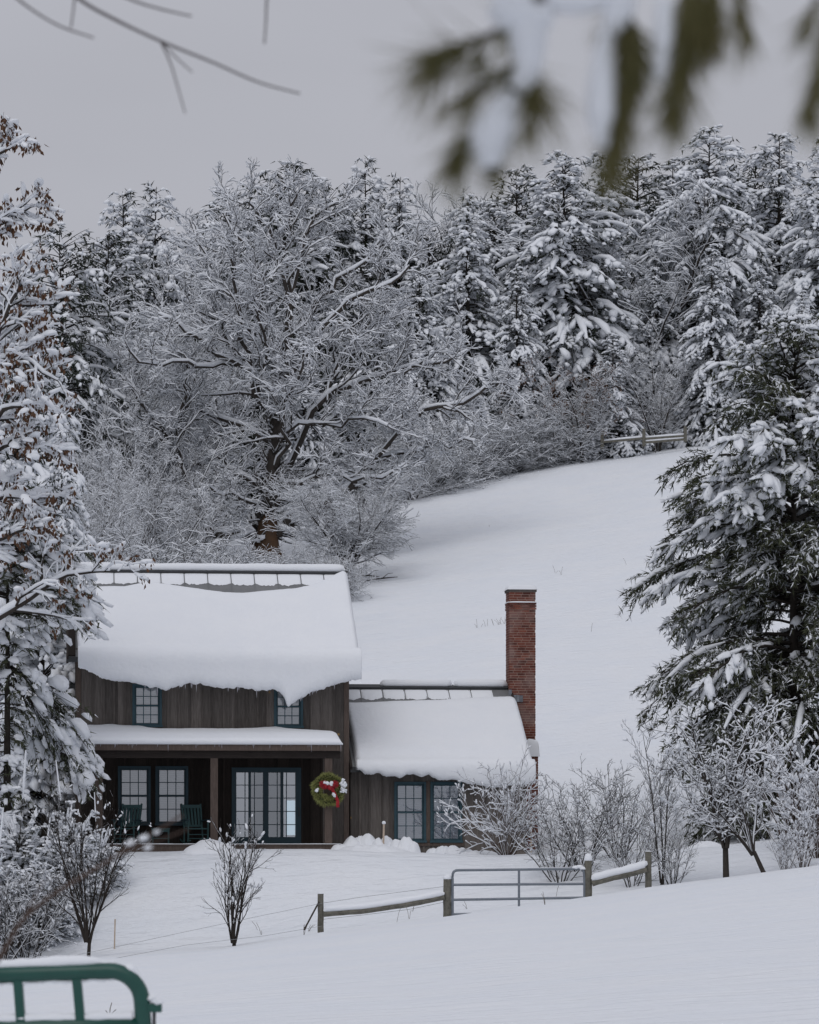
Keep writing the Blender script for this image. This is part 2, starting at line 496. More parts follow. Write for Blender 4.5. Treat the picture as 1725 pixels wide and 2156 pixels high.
def fac(px, py, yl=0.0):
    """house-local (x, z) of picture point (px, py) on the plane y = yl parallel to the front wall"""
    a = (px - CX) / F; b = (HY - py) / F
    t = (yl - sT * HO[0] + cT * HO[1]) / (-sT * a + cT)
    wx, wy = a * t - HO[0], t - HO[1]
    return cT * wx + sT * wy, EYE + b * t - HO[2]

def h2w(x, y, z):
    return np.array([HO[0] + cT * x - sT * y, HO[1] + sT * x + cT * y, HO[2] + z])

house = thing('farmhouse', 'dark brown board-sided farmhouse with porch, low wing and tall brick chimney', 'house', HO, TH)

WM = fac(735, 1500)[0]                  # width of the main block
ZE = fac(735, 1376)[1]                  # top of its front wall
YR, DM = 3.9, 7.8                       # ridge depth, block depth
ZR = fac(500, 1204, YR)[1]              # roof ridge
W0 = fac(736, 1640, .25)[0]
W1 = fac(1108, 1640, .25)[0]            # right end of the wing
YW = .25                                # front plane of the wing
ZWE = fac(900, 1606, YW)[1]
YWR, DW = 4.3, 8.0
ZWR = fac(900, 1447, YWR)[1]
PYF = -2.2                              # porch front
GZ = -.7                                # below the snow

def prism(g, x0, x1, prof):
    """extrude a (y, z) outline from x0 to x1"""
    n = len(prof)
    V = [[x, y, z] for x in (x0, x1) for y, z in prof]
    g.add(V, [[i, (i + 1) % n, n + (i + 1) % n, n + i] for i in range(n)])
    g.F.setdefault(n, []).append(np.array([[g.n - 2 * n + i for i in range(n)][::-1], [g.n - n + i for i in range(n)]]))

# windows and the door: picture boxes on their walls (outer edges of the casing)
WINS = [(279, 1440, 341, 1531, 'blind', 'teal'), (577, 1442, 638, 1533, 'blind', 'teal'),
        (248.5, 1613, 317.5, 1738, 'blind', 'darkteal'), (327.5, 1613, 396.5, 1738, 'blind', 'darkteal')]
WWINS = [(830, 1646, 897, 1774), (906, 1646, 973, 1774)]
DOOR = (488, 1616, 634, 1777)
def rect(b, yl):
    x0, z1 = fac(b[0], b[1], yl); x1, z0 = fac(b[2], b[3], yl)
    return x0, x1, z0, z1

def cut(z0, z1, holes):
    """split z0..z1 by the z-ranges in holes"""
    segs = [(z0, z1)]
    for a, b in holes:
        n = []
        for s, e in segs:
            if b <= s or a >= e: n.append((s, e)); continue
            if a > s: n.append((s, a))
            if b < e: n.append((b, e))
        segs = n
    return [s for s in segs if s[1] - s[0] > .03]

rng0 = np.random.default_rng(5)
def board_wall(part, x0, x1, z0, z1, yl, holes, pitch, bats=True, split=lambda a, b: -9.0):
    n = max(1, round((x1 - x0) / pitch)); w = (x1 - x0) / n
    edges = [x0 + i * w + (rng0.uniform(-.03, .03) if 0 < i < n else 0) for i in range(n + 1)]
    for i in range(n):
        a, b = edges[i] + .006, edges[i + 1] - .006
        # a board beside an opening is ripped to fit it
        pcs = []
        hs_ = [h for h in holes if h[0] < b and h[1] > a]
        if not hs_: pcs = [(a, b, z0, z1)]
        else:
            xs_ = sorted({a, b} | {min(max(h[0], a), b) for h in hs_} | {min(max(h[1], a), b) for h in hs_})
            for p_, q in zip(xs_[:-1], xs_[1:]):
                if q - p_ < .02: continue
                m_ = (p_ + q) / 2
                pcs += [(p_, q, s, e) for s, e in cut(z0, z1, [(h[2], h[3]) for h in hs_ if h[0] < m_ < h[1]])]
        pr = rng0.uniform(0, .008)
        for (p_, q, s, e) in pcs:
            for s2, e2, mm in ((s, min(e, split(p_, q)), 'shadeboard'), (max(s, split(p_, q)), e, 'board')):
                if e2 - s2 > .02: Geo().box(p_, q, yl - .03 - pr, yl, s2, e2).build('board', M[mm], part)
        if bats and i:
            c = edges[i]
            for s, e in cut(z0, z1, [(h[2], h[3]) for h in holes if h[0] - .03 < c < h[1] + .03]):
                for s2, e2, mm in ((s, min(e, split(c, c)), 'shadeboard'), (max(s, split(c, c)), e, 'batten')):
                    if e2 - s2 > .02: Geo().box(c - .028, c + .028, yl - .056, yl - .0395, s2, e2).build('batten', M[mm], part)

core = Geo()
prism(core, .02, WM - .02, [(.2, GZ), (DM, GZ), (DM, ZE), (YR, ZR - .12), (.2, ZE + .12)])
fw = core.build('wall', M['darkwall'], house)
holes = [rect(w, 0) for w in WINS] + [rect(DOOR, 0)]
ZPR = fac(400, 1540, 0)[1]
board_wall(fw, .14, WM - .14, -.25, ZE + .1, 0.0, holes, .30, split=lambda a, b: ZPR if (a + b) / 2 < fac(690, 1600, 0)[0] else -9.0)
for a, b in ((0, .14), (WM - .14, WM)):
    Geo().box(a, b, -.05, .18, -.3, ZE + .1).build('corner_board', M['trim'], fw)
for k in range(26):     # the gable wall on the left, boards too
    y = .2 + k * .29
    zt = ZE - .1 + (ZR - ZE) * (1 - abs(y + .14 - YR) / (YR)) * .98
    Geo().box(-.02, .015, y, y + .283, GZ, zt).build('board', M['board'], fw)

wcore = Geo()
prism(wcore, W0 + .02, W1 - .02, [(YW + .2, GZ), (DW, GZ), (DW, ZWE), (YWR, ZWR - .12), (YW + .2, ZWE + .1)])
ww = wcore.build('wall', M['darkwall'], house)
wholes = [rect(w, YW) for w in WWINS]
board_wall(ww, W0 + .02, W1 - .02, -.3, ZWE + .04, YW, wholes, .29)
xm = (wholes[0][1] + wholes[1][0]) / 2
Geo().box(wholes[0][1] + .004, wholes[1][0] - .004, YW - .062, YW - .034, wholes[0][2], wholes[0][3] + .02).build('corner_board', M['trim'], ww)
Geo().box(wholes[0][0] - .05, wholes[1][1] + .05, YW - .085, YW - .036, wholes[0][2] - .09, wholes[0][2] - .006).build('sill_board', M['trim'], ww)
for k in range(26):
    y = YW + .2 + k * .29
    zt = ZWE - .1 + (ZWR - ZWE) * (1 - abs(y + .14 - YWR) / (YWR - YW)) * .97
    Geo().box(W1 - .015, W1 + .02, y, y + .283, GZ, zt).build('board', M['board'], ww)

def window(r, yl, paint, blind, cols=3, rows=2, glass='glass'):
    """double-hung window: casing, two sashes with glazing bars, panes, a blind"""
    x0, x1, z0, z1 = r
    c = .062
    g = Geo()
    g.box(x0, x0 + c, yl - .075, yl + .14, z0, z1).box(x1 - c, x1, yl - .075, yl + .14, z0, z1)
    g.box(x0 + c, x1 - c, yl - .072, yl + .14, z1 - c, z1)
    win = g.build('window', M[paint], house)
    Geo().box(x0 - .02, x1 + .02, yl - .115, yl + .1, z0 - .002, z0 + c).build('sill', M[paint], win)
    zm = (z0 + z1) / 2
    st = .045
    for k, (a, b) in enumerate(((zm - .02, z1 - c), (z0 + c, zm + .02))):
        y = yl - .02 if k else yl + .03
        xa, xb = x0 + c, x1 - c
        s = Geo()
        s.box(xa, xa + st, y, y + .045, a, b).box(xb - st, xb, y, y + .045, a, b)
        s.box(xa + st, xb - st, y + .001, y + .044, b - st, b).box(xa + st, xb - st, y + .001, y + .044, a, a + st)
        ga, gb, za, zb = xa + st, xb - st, a + st, b - st
        pw, ph = (gb - ga) / cols, (zb - za) / rows
        for i in range(1, cols): s.box(ga + i * pw - .011, ga + i * pw + .011, y + .008, y + .038, za, zb)
        for j in range(1, rows): s.box(ga, gb, y + .007, y + .039, za + j * ph - .011, za + j * ph + .011)
        s.build('sash', M[paint], win)
        for i in range(cols):
            for j in range(rows):
                t = rng0.uniform(-.0015, .0015)
                V = [[ga + i * pw + .006, y + .02 + t, za + j * ph + .006], [ga + (i + 1) * pw - .006, y + .02 - t, za + j * ph + .006],
                     [ga + (i + 1) * pw - .006, y + .021 - t, za + (j + 1) * ph - .006], [ga + i * pw + .006, y + .021 + t, za + (j + 1) * ph - .006]]
                Geo().add(V, [[0, 1, 2, 3]]).build('pane', M[glass], win)
    Geo().box(x0 + c, x1 - c, yl + .10, yl + .115, z0 + c, z1 - c).build('blind', M[blind], win)
    return win
for (a, b, c, d, bl, pt) in WINS: window(rect((a, b, c, d), 0), 0.0, pt, bl)
for w in WWINS: window(rect(w, YW), YW, 'teal', 'blindcool')

def slider():
    x0, x1, z0, z1 = rect(DOOR, 0)
    s = (x1 - x0) / 146.0            # metres per picture pixel
    X = lambda p_: x0 + (p_ - 488) * s
    z = lambda p_: z1 - (p_ - 1616) * s
    g = Geo()
    g.box(x0, X(497.6), -.07, .15, z0, z1).box(X(622.4), x1, -.07, .15, z0, z1)
    g.box(X(497.6), X(622.4), -.068, .15, z(1625.5), z1).box(X(497.6), X(622.4), -.068, .15, z0, z(1762.5))
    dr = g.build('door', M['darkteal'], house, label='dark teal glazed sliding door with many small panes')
    cols = [((497.6, 523.6), 516.2, .0), ((528.4, 554.4), 536.2, .04), ((565.4, 591.2), 584.2, .04), ((596.6, 622.4), 603.4, .0)]
    zr = [1626, 1652.8, 1680, 1708, 1736, 1762.5]
    for k, ((a, b), mu, y) in enumerate(cols):
        f = Geo()
        if k in (0, 2): f.box(X(b), X(b + 4.9), y - .03, y + .05, z(1762.5), z(1625.5))
        if k == 1: f.box(X(b), X(565.4), y - .045, y + .05, z(1762.5), z(1625.5))
        f.box(X(mu) - .012, X(mu) + .012, y, y + .03, z(1762.5), z(1625.5))
        for r in zr[1:-1]: f.box(X(a), X(b), y + .001, y + .029, z(r) - .011, z(r) + .011)
        f.build('glazing_bar', M['darkteal'], dr)
        for xa, xb in ((a, mu), (mu, b)):
            for ra, rb in zip(zr[1:], zr[:-1]):
                t = rng0.uniform(-.002, .002)
                V = [[X(xa) + .006, y + .014 + t, z(ra) + .006], [X(xb) - .006, y + .014 - t, z(ra) + .006], [X(xb) - .006, y + .015 - t, z(rb) - .006], [X(xa) + .006, y + .015 + t, z(rb) - .006]]
                Geo().add(V, [[0, 1, 2, 3]]).build('pane', M['glassdoor' if k in (0, 3) else 'glass'], dr)
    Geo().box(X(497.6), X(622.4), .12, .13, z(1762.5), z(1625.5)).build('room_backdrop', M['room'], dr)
    Geo().box(X(604.5), X(622), .108, .116, z(1758), z(1685)).build('rear_window', M['rearwindow'], dr)
    h = Geo().tube([[X(629), -.11, z(1700)], [X(629), -.13, z(1704)], [X(629), -.13, z(1714)], [X(629), -.11, z(1718)]], .014, 6)
    h.build('handle', M['ridge'], dr)
slider()

# roofs: a slab, raised-seam panels on the front slope, ridge cap, rake boards
def roof(x0, x1, ye, ze, yr, zr, ov, seams, xl=.25, xr=.25, back=True):
    sl = (zr - ze) / (yr - ye)
    yo, zo = ye - ov, ze - ov * sl
    g = Geo()
    yb = 2 * yr - yo
    prism(g, x0 - xl, x1 + xr, [(yo, zo), (yr, zr), (yb, zo), (yb, zo - .14), (yr, zr - .14), (yo, zo - .14)])
    rf = g.build('roof', M['ridge'], house)
    n = seams; w = (x1 + xr - (x0 - xl)) / n
    L = math.hypot(yr - yo, zr - zo); s = np.array([(yr - yo) / L, (zr - zo) / L]); nn = np.array([-s[1], s[0]])
    def at(x, t, h): q = np.array([yo, zo]) + s * t + nn * h; return [x, q[0], q[1]]
    for i in range(n):
        a, b = x0 - xl + i * w, x0 - xl + (i + 1) * w
        p = Geo()
        for (u, v, h) in ((a + .006, b - .006, .012), (a - .006, a + .006, .03)):
            u = max(u, x0 - xl)
            V = [at(u, 0, .003), at(v, 0, .003), at(v, L - .02, .003), at(u, L - .02, .003), at(u, 0, h), at(v, 0, h), at(v, L - .02, h), at(u, L - .02, h)]
            p.add(V, [[4, 5, 6, 7], [0, 1, 5, 4], [1, 2, 6, 5], [2, 3, 7, 6], [3, 0, 4, 7]])
        p.build('roof_panel', M['metalroof'], rf)
    Geo().bar([x0 - xl, yr - .09, zr + .012], [x1 + xr, yr - .09, zr + .012], .2, .05, (0, -sl, 1)).build('ridge_cap', M['ridge'], rf)
    if xl:   # bare dark strip along the left rake
        Geo().add([at(x0 - xl + .045, 0, .02), at(x0 - xl + .24, 0, .02), at(x0 - xl + .24, L, .02), at(x0 - xl + .045, L, .02), at(x0 - xl + .045, 0, .075), at(x0 - xl + .24, 0, .075), at(x0 - xl + .24, L, .075), at(x0 - xl + .045, L, .075)],
                  [[0, 3, 2, 1], [4, 5, 6, 7], [0, 1, 5, 4], [1, 2, 6, 5], [2, 3, 7, 6], [3, 0, 4, 7]]).build('rake_trim', M['darkwall'], rf)
    for xx in (x0 - xl, x1 + xr - .04):
        Geo().add([at(xx - .012, -.03, -.18), at(xx + .05, -.03, -.18), at(xx + .05, L, -.18), at(xx - .012, L, -.18), at(xx - .012, -.03, .06), at(xx + .05, -.03, .06), at(xx + .05, L, .06), at(xx - .012, L, .06)],
                  [[0, 3, 2, 1], [4, 5, 6, 7], [0, 1, 5, 4], [1, 2, 6, 5], [2, 3, 7, 6], [3, 0, 4, 7]]).build('rake_board', M['beam'], rf)
    return yo, zo, s, nn, L
RM = roof(0, WM, 0, ZE + .08, YR, ZR, .38, 12)
RW = roof(W0, W1, YW, ZWE + .06, YWR, ZWR, .36, 8, xl=0, xr=.12)

# porch
px0 = fac(72, 1580, PYF)[0]; px1 = fac(717, 1580, PYF)[0]
zf0, zf1 = fac(400, 1580.5, PYF)[1], fac(400, 1567, PYF)[1]
zb0 = fac(400, 1596, PYF)[1]
g = Geo(); g.box(px0, px1, PYF, PYF + .16, zb0, zf0 - .003)
porch = g.build('porch', M['beam'], house)
Geo().box(px0 - .06, px1 + .03, PYF - .2, PYF - .16, zf0, zf1).build('fascia', M['trim'], porch)
pz = fac(400, 1547, 0)[1]
g = Geo(); prism(g, px0 - .06, px1 + .03, [(PYF - .16, zf1 - .02), (-.06, pz), (-.06, pz - .1), (PYF - .16, zf1 - .12)])
g.build('porch_roof', M['ridge'], porch)
g = Geo(); prism(g, px0, px1, [(PYF - .15, zf0 + .005), (-.07, zf0 + .005), (-.07, zf0 + .03), (PYF - .15, zf0 + .03)])
g.build('ceiling', M['beam'], porch)
for k, (a, b) in enumerate(((201, 216.6), (443.6, 459), (684, 700))):
    xa, xb = fac(a, 1700, PYF)[0], fac(b, 1700, PYF)[0]
    Geo().box(xa, xb, PYF + .0, PYF + .155, .0, zb0 - .003).build('post', M['trim'], porch)
nb = 34; bw = (px1 - px0) / nb
for i in range(nb):
    Geo().box(px0 + i * bw + .004, px0 + (i + 1) * bw - .004, PYF - .05, -.065, -.04, -.001 - rng0.uniform(0, .003)).build('deck_board', M['trim'], porch)
Geo().box(px0, px1, PYF - .03, PYF + .01, -.32, -.043).build('skirt_board', M['trim'], porch)
g = Geo()
for i in range(60):
    u = px0 + (px1 - px0) * i / 60; v = px0 + (px1 - px0) * (i + 1) / 60
    g.box(u, v, PYF - .06, PYF - .015, .0, .012 + .01 * vnoise(i * .4, 3))
g.build('snow_line', M['snow'], porch)
# icicles under the fascia and the main snow lip
g = Geo()
for i in range(46):
    x = rng0.uniform(px0 + .8, px1); l = rng0.choice([.05, .08, .12, .2], p=[.4, .3, .2, .1])
    g.tube([[x, PYF - .215, zf1 + .005], [x, PYF - .215, zf1 - l * .6], [x, PYF - .215, zf1 - l]], [.009, .005, .001], 4, False)
g.build('icicles', M['fixture'], porch, kind='stuff')
for px in (326, 565.5):
    xx, zz = fac(px, 1596.5, -1.3)
    o = Geo().box(-.13, .13, -.06, .06, -.045, 0).build('ceiling_light', M['fixture'])
    o.location = h2w(xx, -1.3, zf0 + .002); o.rotation_euler = (0, 0, TH)
    tag(o, 'small flat porch light above the two windows' if px < 400 else 'small flat porch light above the sliding door', 'ceiling light', 'porch ceiling lights')

# chimney: mortar core and single bricks on the faces in view
YC = YWR - .45
cxl, cxr = fac(1072.8, 1400, YC)[0], fac(1128, 1400, YC)[0]
zc0, zc1 = GZ, fac(1100, 1246, YC)[1]
DC = .78
g = Geo(); g.box(cxl + .008, cxr - .008, YC + .008, YC + DC - .008, zc0, zc1)
xs0, xs1 = fac(1109, 1600, YC - .35)[0], fac(1133.5, 1600, YC - .35)[0]
zs = fac(1120, 1592, YC - .35)[1]
g.box(xs0 + .008, xs1 - .008, YC - .342, YC + DC - .01, zc0, zs)
chim = g.build('chimney', M['mortar'], house)
RP = .0735; BL = .235
def brickmesh(l):
    return Geo().box(0, l, 0, .05, 0, .058).mesh('brick', M['brick'])
BM = {}
def brick(x0, x1, y, z):
    l = round(x1 - x0, 3)
    if l not in BM: BM[l] = brickmesh(l)
    o = link('brick', BM[l], chim); o.location = (x0, y + rng0.uniform(-.003, .003), z)
rows = int((zc1 - fac(1100, 1592, YC)[1]) / RP)
stuffb = Geo()
zl = fac(1100, 1268, YC)[1]; zl2 = fac(1100, 1284, YC)[1]
cnt = 0
for r in range(int((zc1 - zc0) / RP)):
    z = zc1 - (r + 1) * RP
    x = cxl - (BL / 2 if r % 2 else 0) - (.07 if r % 3 == 0 else 0)
    wide = .022 if zl2 < z < zl else 0
    while x < cxr - .02:
        a, b = max(x, cxl - wide), min(x + BL - .012, cxr + wide)
        if b - a > .03:
            hid = z < fac(1100, 1592, YC)[1]
            # the roof hides the left part lower down
            if not hid and cnt < 290 and not (z < fac(1080, 1478, YC)[1] and b < fac(1092, 1500, YC)[0]):
                brick(a, b, YC - wide, z); cnt += 1
            else: stuffb.box(a, b, YC, YC + .05, z, z + .058)
        x += BL
    y = YC + .052 - (BL / 2 if r % 2 == 0 else 0)
    while y < YC + DC - .02:      # left flank, seen at a slant
        a, b = max(y, YC + .055), min(y + BL - .012, YC + DC)
        if b - a > .03: stuffb.box(cxl - wide, cxl + .05, a, b, z, z + .058)
        y += BL
for r in range(int((zs - zc0) / RP)):
    z = zs - (r + 1) * RP; x = xs0 - (BL / 2 if r % 2 else 0)
    while x < xs1 - .02:
        a, b = max(x, xs0), min(x + BL - .012, xs1)
        if b - a > .03: stuffb.box(a, b, YC - .35, YC - .3, z, z + .058)
        x += BL
stuffb.build('brick', M['brick'], chim, kind='stuff')
g = Geo(); g.box(cxl - .03, cxr + .03, YC - .03, YC + DC + .03, zc1 + .002, zc1 + .075); g.build('cap_stone', M['stone'], chim)
def lump_slab(x0, x1, y0, y1, z0, h, seed, rnd=.12, n=24):
    """rounded pad of snow on a flat top"""
    u = np.linspace(-1, 1, n); U, Vv = np.meshgrid(u, u)
    prof = (np.clip(1 - np.abs(U) ** 6, 0, 1) * np.clip(1 - np.abs(Vv) ** 6, 0, 1)) ** .5
    X = (x0 + x1) / 2 + U * (x1 - x0) / 2; Y = (y0 + y1) / 2 + Vv * (y1 - y0) / 2
    Z = z0 + h * prof * (1 + .25 * fbm(X * 4, Y * 4, seed)) - .01
    V = np.stack([X, Y, Z], -1).reshape(-1, 3)
    i = (np.arange(n - 1)[:, None] * n + np.arange(n - 1)[None]).reshape(-1)
    return V, np.stack([i, i + 1, i + n + 1, i + n], -1)
sn = Geo()
sn.add(*lump_slab(cxl - .06, cxr + .05, YC - .06, YC + DC + .05, zc1 + .075, .15, 1))
for a, b, c, d in ((cxl - .03, cxr + .04, YC - .045, YC + .01), (cxl - .04, cxl + .02, YC, YC + DC)):
    sn.add(*lump_slab(a, b, c, d, zl, .035, 2))
o = sn.build('snow_pad', M['snow'], None, True); o.location = HO; o.rotation_euler = (0, 0, TH)
tag(o, 'white snow cap and thin ledge line on top of the brick chimney', 'snow')
sn = Geo(); sn.add(*lump_slab(fac(1106, 1590, YC - .4)[0], xs1 + .04, YC - .42, YC + .02, zs, .50, 4))
o = sn.build('snow_pad', M['snow'], None, True); o.location = HO; o.rotation_euler = (0, 0, TH)
tag(o, 'fat rounded snow lump sitting on the low chimney shoulder', 'snow')
for k, (a, b, c, d) in enumerate(((1071, 1078, 1452, 1479), (1078.5, 1087, 1463, 1478), (1087.5, 1094, 1463, 1478), (1094.5, 1101, 1464, 1478))):
    x0, z1 = fac(a, c, YC - .03); x1, z0 = fac(b, d, YC - .03)
    Geo().box(x0, x1, YC - .04 - .004 * (k % 2), YC - .012, z0, z1).build('flashing', M['lead'], chim)

# ------------------------------------------------------------------ snow on the roofs
def spline(pts, n):
    pts = np.asarray(pts, float); k = len(pts)
    seg = np.linalg.norm(np.diff(pts, axis=0), axis=1); t = np.concatenate([[0], np.cumsum(seg)]); t /= t[-1]
    u = np.linspace(0, 1, n)
    m = np.gradient(pts, t, axis=0)
    i = np.clip(np.searchsorted(t, u, side='right') - 1, 0, k - 2)
    h = (t[i + 1] - t[i])[:, None]; s = ((u - t[i])[:, None]) / h
    return (2 * s**3 - 3 * s**2 + 1) * pts[i] + (s**3 - 2 * s**2 + s) * h * m[i] + (-2 * s**3 + 3 * s**2) * pts[i + 1] + (s**3 - s**2) * h * m[i + 1]

def roof_snow(R, xa, xb, top_px, bot_px, thick, ov, seed, nu=110, xin=lambda t: 0.0, xinr=lambda t: 0.0):
    """slab of snow on roof frame R: upper edge and lower lip follow picture curves"""
    yo, zo, s, nn, L = R
    us = np.linspace(0, 1, nu)
    rings = []
    tpx = np.array(top_px, float); bpx = np.array(bot_px, float)
    for u in us:
        x = xa + (xb - xa) * u
        # picture column of this x at mid slope / at the lip
        w = h2w(x, yo + s[0] * L * .9, zo + s[1] * L * .9); colT = CX + w[0] / w[1] * F
        w = h2w(x, yo - ov, zo); colB = CX + w[0] / w[1] * F
        pyt = np.interp(colT, tpx[:, 0], tpx[:, 1]); pyb = np.interp(colB, bpx[:, 0], bpx[:, 1])
        # distance up the slope of the upper edge
        ts = np.linspace(L * .3, L, 60)
        zz = np.array([h2w(x, yo + s[0] * t, zo + s[1] * t) for t in ts]); rowt = HY - (zz[:, 2] - EYE) / zz[:, 1] * F
        tt = np.interp(-pyt, -rowt, ts)
        zb = fac(colB, pyb, yo - ov * .85)[1]
        E = np.array([yo, zo]); drop = max(.04, zo - zb)
        th = thick * (1 + .16 * float(fbm(x * .5, 1.7, seed)))
        jag = .07 * float(fbm(x * 2.6, 4.1, seed + 3)) + .07 * float(fbm(x * 8, 2.1, seed + 5)) + .05 * float(fbm(x * 19, 5.1, seed + 6))
        pts = [E + s * (tt + .02), E + s * tt + nn * th * .32, E + s * (tt - .25) + nn * th * .75]
        for f in (.75, .5, .3, .15): pts.append(E + s * (tt * f) + nn * th * (1 + .12 * float(fbm(x * .7, f * 6, seed + 9))))
        pts += [E + np.array([.05, 0]) + nn * th, E + np.array([-ov * .62, th * .72]), E + np.array([-ov * .95, th * .22]), E + np.array([-ov * 1.0, -drop * .45]),
                E + np.array([-ov * .93, -drop * .85]), E + np.array([-ov * .78, -drop + jag]), E + np.array([-ov * .45, -drop * .8 + jag]), E + np.array([-.02, -.06]), E + s * .25 + nn * .01]
        r = spline(pts, 56)
        # ends of the slab lean in and round off
        e = min(u, 1 - u) * (xb - xa)
        k = float(np.clip(e / .16, 0, 1)); k = math.sqrt(max(0, 1 - (1 - k) ** 2))
        base = r.copy(); sub = (r - E) @ s
        hgt = (r - E) @ nn
        flat = E + np.outer(sub, s) + np.outer(np.minimum(hgt, .02), nn)
        r = np.where((sub > -.02)[:, None], flat * (1 - k) + r * k, r)
        tfrac = np.clip(sub / L, 0, 1)
        xx = np.full(len(r), x)
        wl = max(0, 1 - u * 8); wr = max(0, 1 - (1 - u) * 8)
        xx = xx + wl * np.array([xin(t) for t in tfrac]) - wr * np.array([xinr(t) for t in tfrac])
        xx = xx + .02 * fbm(r[:, 1] * 5, r[:, 0] * 5, seed + int(u * 3)) * (wl + wr)
        rings.append(np.stack([xx, r[:, 0], r[:, 1]], -1))
    V = np.array(rings); nr = V.shape[1]
    V[..., 2] += .018 * fbm(V[..., 0] * 3, V[..., 1] * 3, seed + 21) + .012 * fbm(V[..., 0] * 9, V[..., 1] * 7 + V[..., 2] * 7, seed + 22)
    V[..., 1] += .02 * fbm(V[..., 0] * 6, V[..., 2] * 6, seed + 23)
    i = (np.arange(nu - 1)[:, None] * nr + np.arange(nr - 1)[None]).reshape(-1)
    Fq = np.stack([i, i + 1, i + nr + 1, i + nr], -1)
    g = Geo(); g.add(V.reshape(-1, 3), Fq[:, ::-1])
    g.F.setdefault(nr, []).append(np.array([list(range(nr)), [(nu - 1) * nr + q for q in range(nr)][::-1]]))
    return g
def on_house(o): o.location = HO; o.rotation_euler = (0, 0, TH); return o

topM = [(100, 1246), (262, 1244), (300, 1237), (340, 1238), (375, 1243), (420, 1250), (470, 1257), (510, 1258), (560, 1253), (620, 1248), (660, 1240), (700, 1222), (722, 1212), (780, 1209)]
botM = [(100, 1398), (163, 1408), (200, 1424), (235, 1432), (270, 1437), (300, 1443), (330, 1448), (352, 1453), (365, 1448), (400, 1440), (430, 1441), (455, 1447), (475, 1452), (510, 1448), (540, 1452), (575, 1452), (590, 1457), (600, 1470), (607, 1488), (620, 1480), (650, 1462), (690, 1446), (720, 1438), (750, 1431), (800, 1428)]
xl_ = lambda t: .14 + .10 * (1 - t)
gm = roof_snow(RM, -.18, WM + .27, topM, botM, .36, .62, 2, 240, xin=xl_)
sm = on_house(gm.build('snow_slab', M['snow'], None, True))
tag(sm, 'big smooth snow slab sagging over the eave of the main roof', 'snow')

g = Geo()      # icicles under the sagging lip
for i in range(34):
    c = rng0.uniform(300, 740); pb = float(np.interp(c, [a for a, b in botM], [b for a, b in botM]))
    yy = RM[0] - .62 * .8; x, z = fac(c, pb - 3, yy); l = rng0.choice([.06, .10, .16, .26], p=[.4, .3, .2, .1])
    g.tube([[x, yy, z + .06], [x, yy, z - l * .5], [x, yy, z - l]], [.013, .008, .001], 4, False)
g.build('icicles', M['fixture'], sm, kind='stuff')

def seam_patches(R, x0, x1, n, t0, t1, seed, parent, keep=lambda i: True):
    """thin drifts between the raised seams below the ridge"""
    yo, zo, s, nn, L = R
    w = (x1 - x0) / n
    for i in range(n):
        if not keep(i): continue
        a, b = x0 + i * w + .012, x0 + (i + 1) * w - .012
        k = 22; rows = []
        for u in np.linspace(0, 1, k):
            x = a + (b - a) * u
            lo = t0 - .13 * (4 * u * (1 - u)) ** .6 + .16 * float(fbm(x * 4, 1, seed)) + .12 * float(fbm(x * 17, 2, seed + 1)); col = []
            for v in np.linspace(0, 1, 8):
                t = lo + (t1 - lo) * v
                h = .004 + .05 * math.sqrt(max(0, math.sin(math.pi * min(1, .04 + v * .96)))) * (.35 + .65 * (4 * u * (1 - u)) ** .3)
                q = np.array([yo, zo]) + s * t + nn * h
                col.append([x, q[0], q[1]])
            rows.append(col)
        V = np.array(rows).reshape(-1, 3)
        ii = (np.arange(k - 1)[:, None] * 8 + np.arange(7)[None]).reshape(-1)
        Geo().add(V, np.stack([ii, ii + 8, ii + 9, ii + 1], -1)).build('snow_patch', M['snow'], parent, True)
seam_patches(RM, -.25, WM + .25, 12, RM[4] - .72, RM[4] - .10, 3, sm)
def ridge_roll(R, x0, x1, r, seed, gaps=()):
    yo, zo, s, nn, L = R
    n = 90; xs = np.linspace(x0, x1, n); q = np.array([yo, zo]) + s * (L - .02)
    rr = r * (1 + .25 * fbm(xs * 1.3, xs * 0, seed)) * np.sqrt(np.clip(np.minimum(xs - x0, x1 - xs) / .12, .04, 1))
    for a, b in gaps:
        rr = rr * np.clip(np.abs(xs - (a + b) / 2) / ((b - a) / 2), .05, 1)
    pts = np.stack([xs, np.full(n, q[0] - .02), q[1] + .03 + rr * .75], -1)
    g = Geo(); V, Fq = tubes(pts[None], rr[None], 10)
    g.add(V, Fq); return g
ridge_roll(RM, -.25, WM + .22, .125, 5).build('ridge_snow', M['snow'], sm, True)

topW = [(700, 1487), (760, 1487), (830, 1484), (920, 1482), (1000, 1477), (1070, 1474), (1092, 1478), (1130, 1478)]
botW = [(700, 1622), (751, 1623), (763, 1630), (796, 1629), (821, 1634), (846, 1639), (856, 1632), (871, 1630), (886, 1635), (903, 1632), (921, 1639), (961, 1644), (995, 1653), (1033, 1657), (1080, 1656), (1122, 1650)]
gw = roof_snow(RW, W0 + .03, W1 + .16, topW, botW, .30, .45, 12, 110, xin=lambda t: .02 + .1 * (1 - t))
sw = on_house(gw.build('snow_slab', M['snow'], None, True))
tag(sw, 'lower snow slab on the wing roof beside the brick chimney', 'snow')
seam_patches(RW, W0, W1 - .45, 7, RW[4] - .72, RW[4] - .17, 8, sw)
gap = fac(953, 1447, YWR)[0]
ridge_roll(RW, fac(800, 1447, YWR)[0], fac(1068, 1447, YWR)[0], .12, 9, [(gap - .12, gap + .12)]).build('ridge_snow', M['snow'], sw, True)

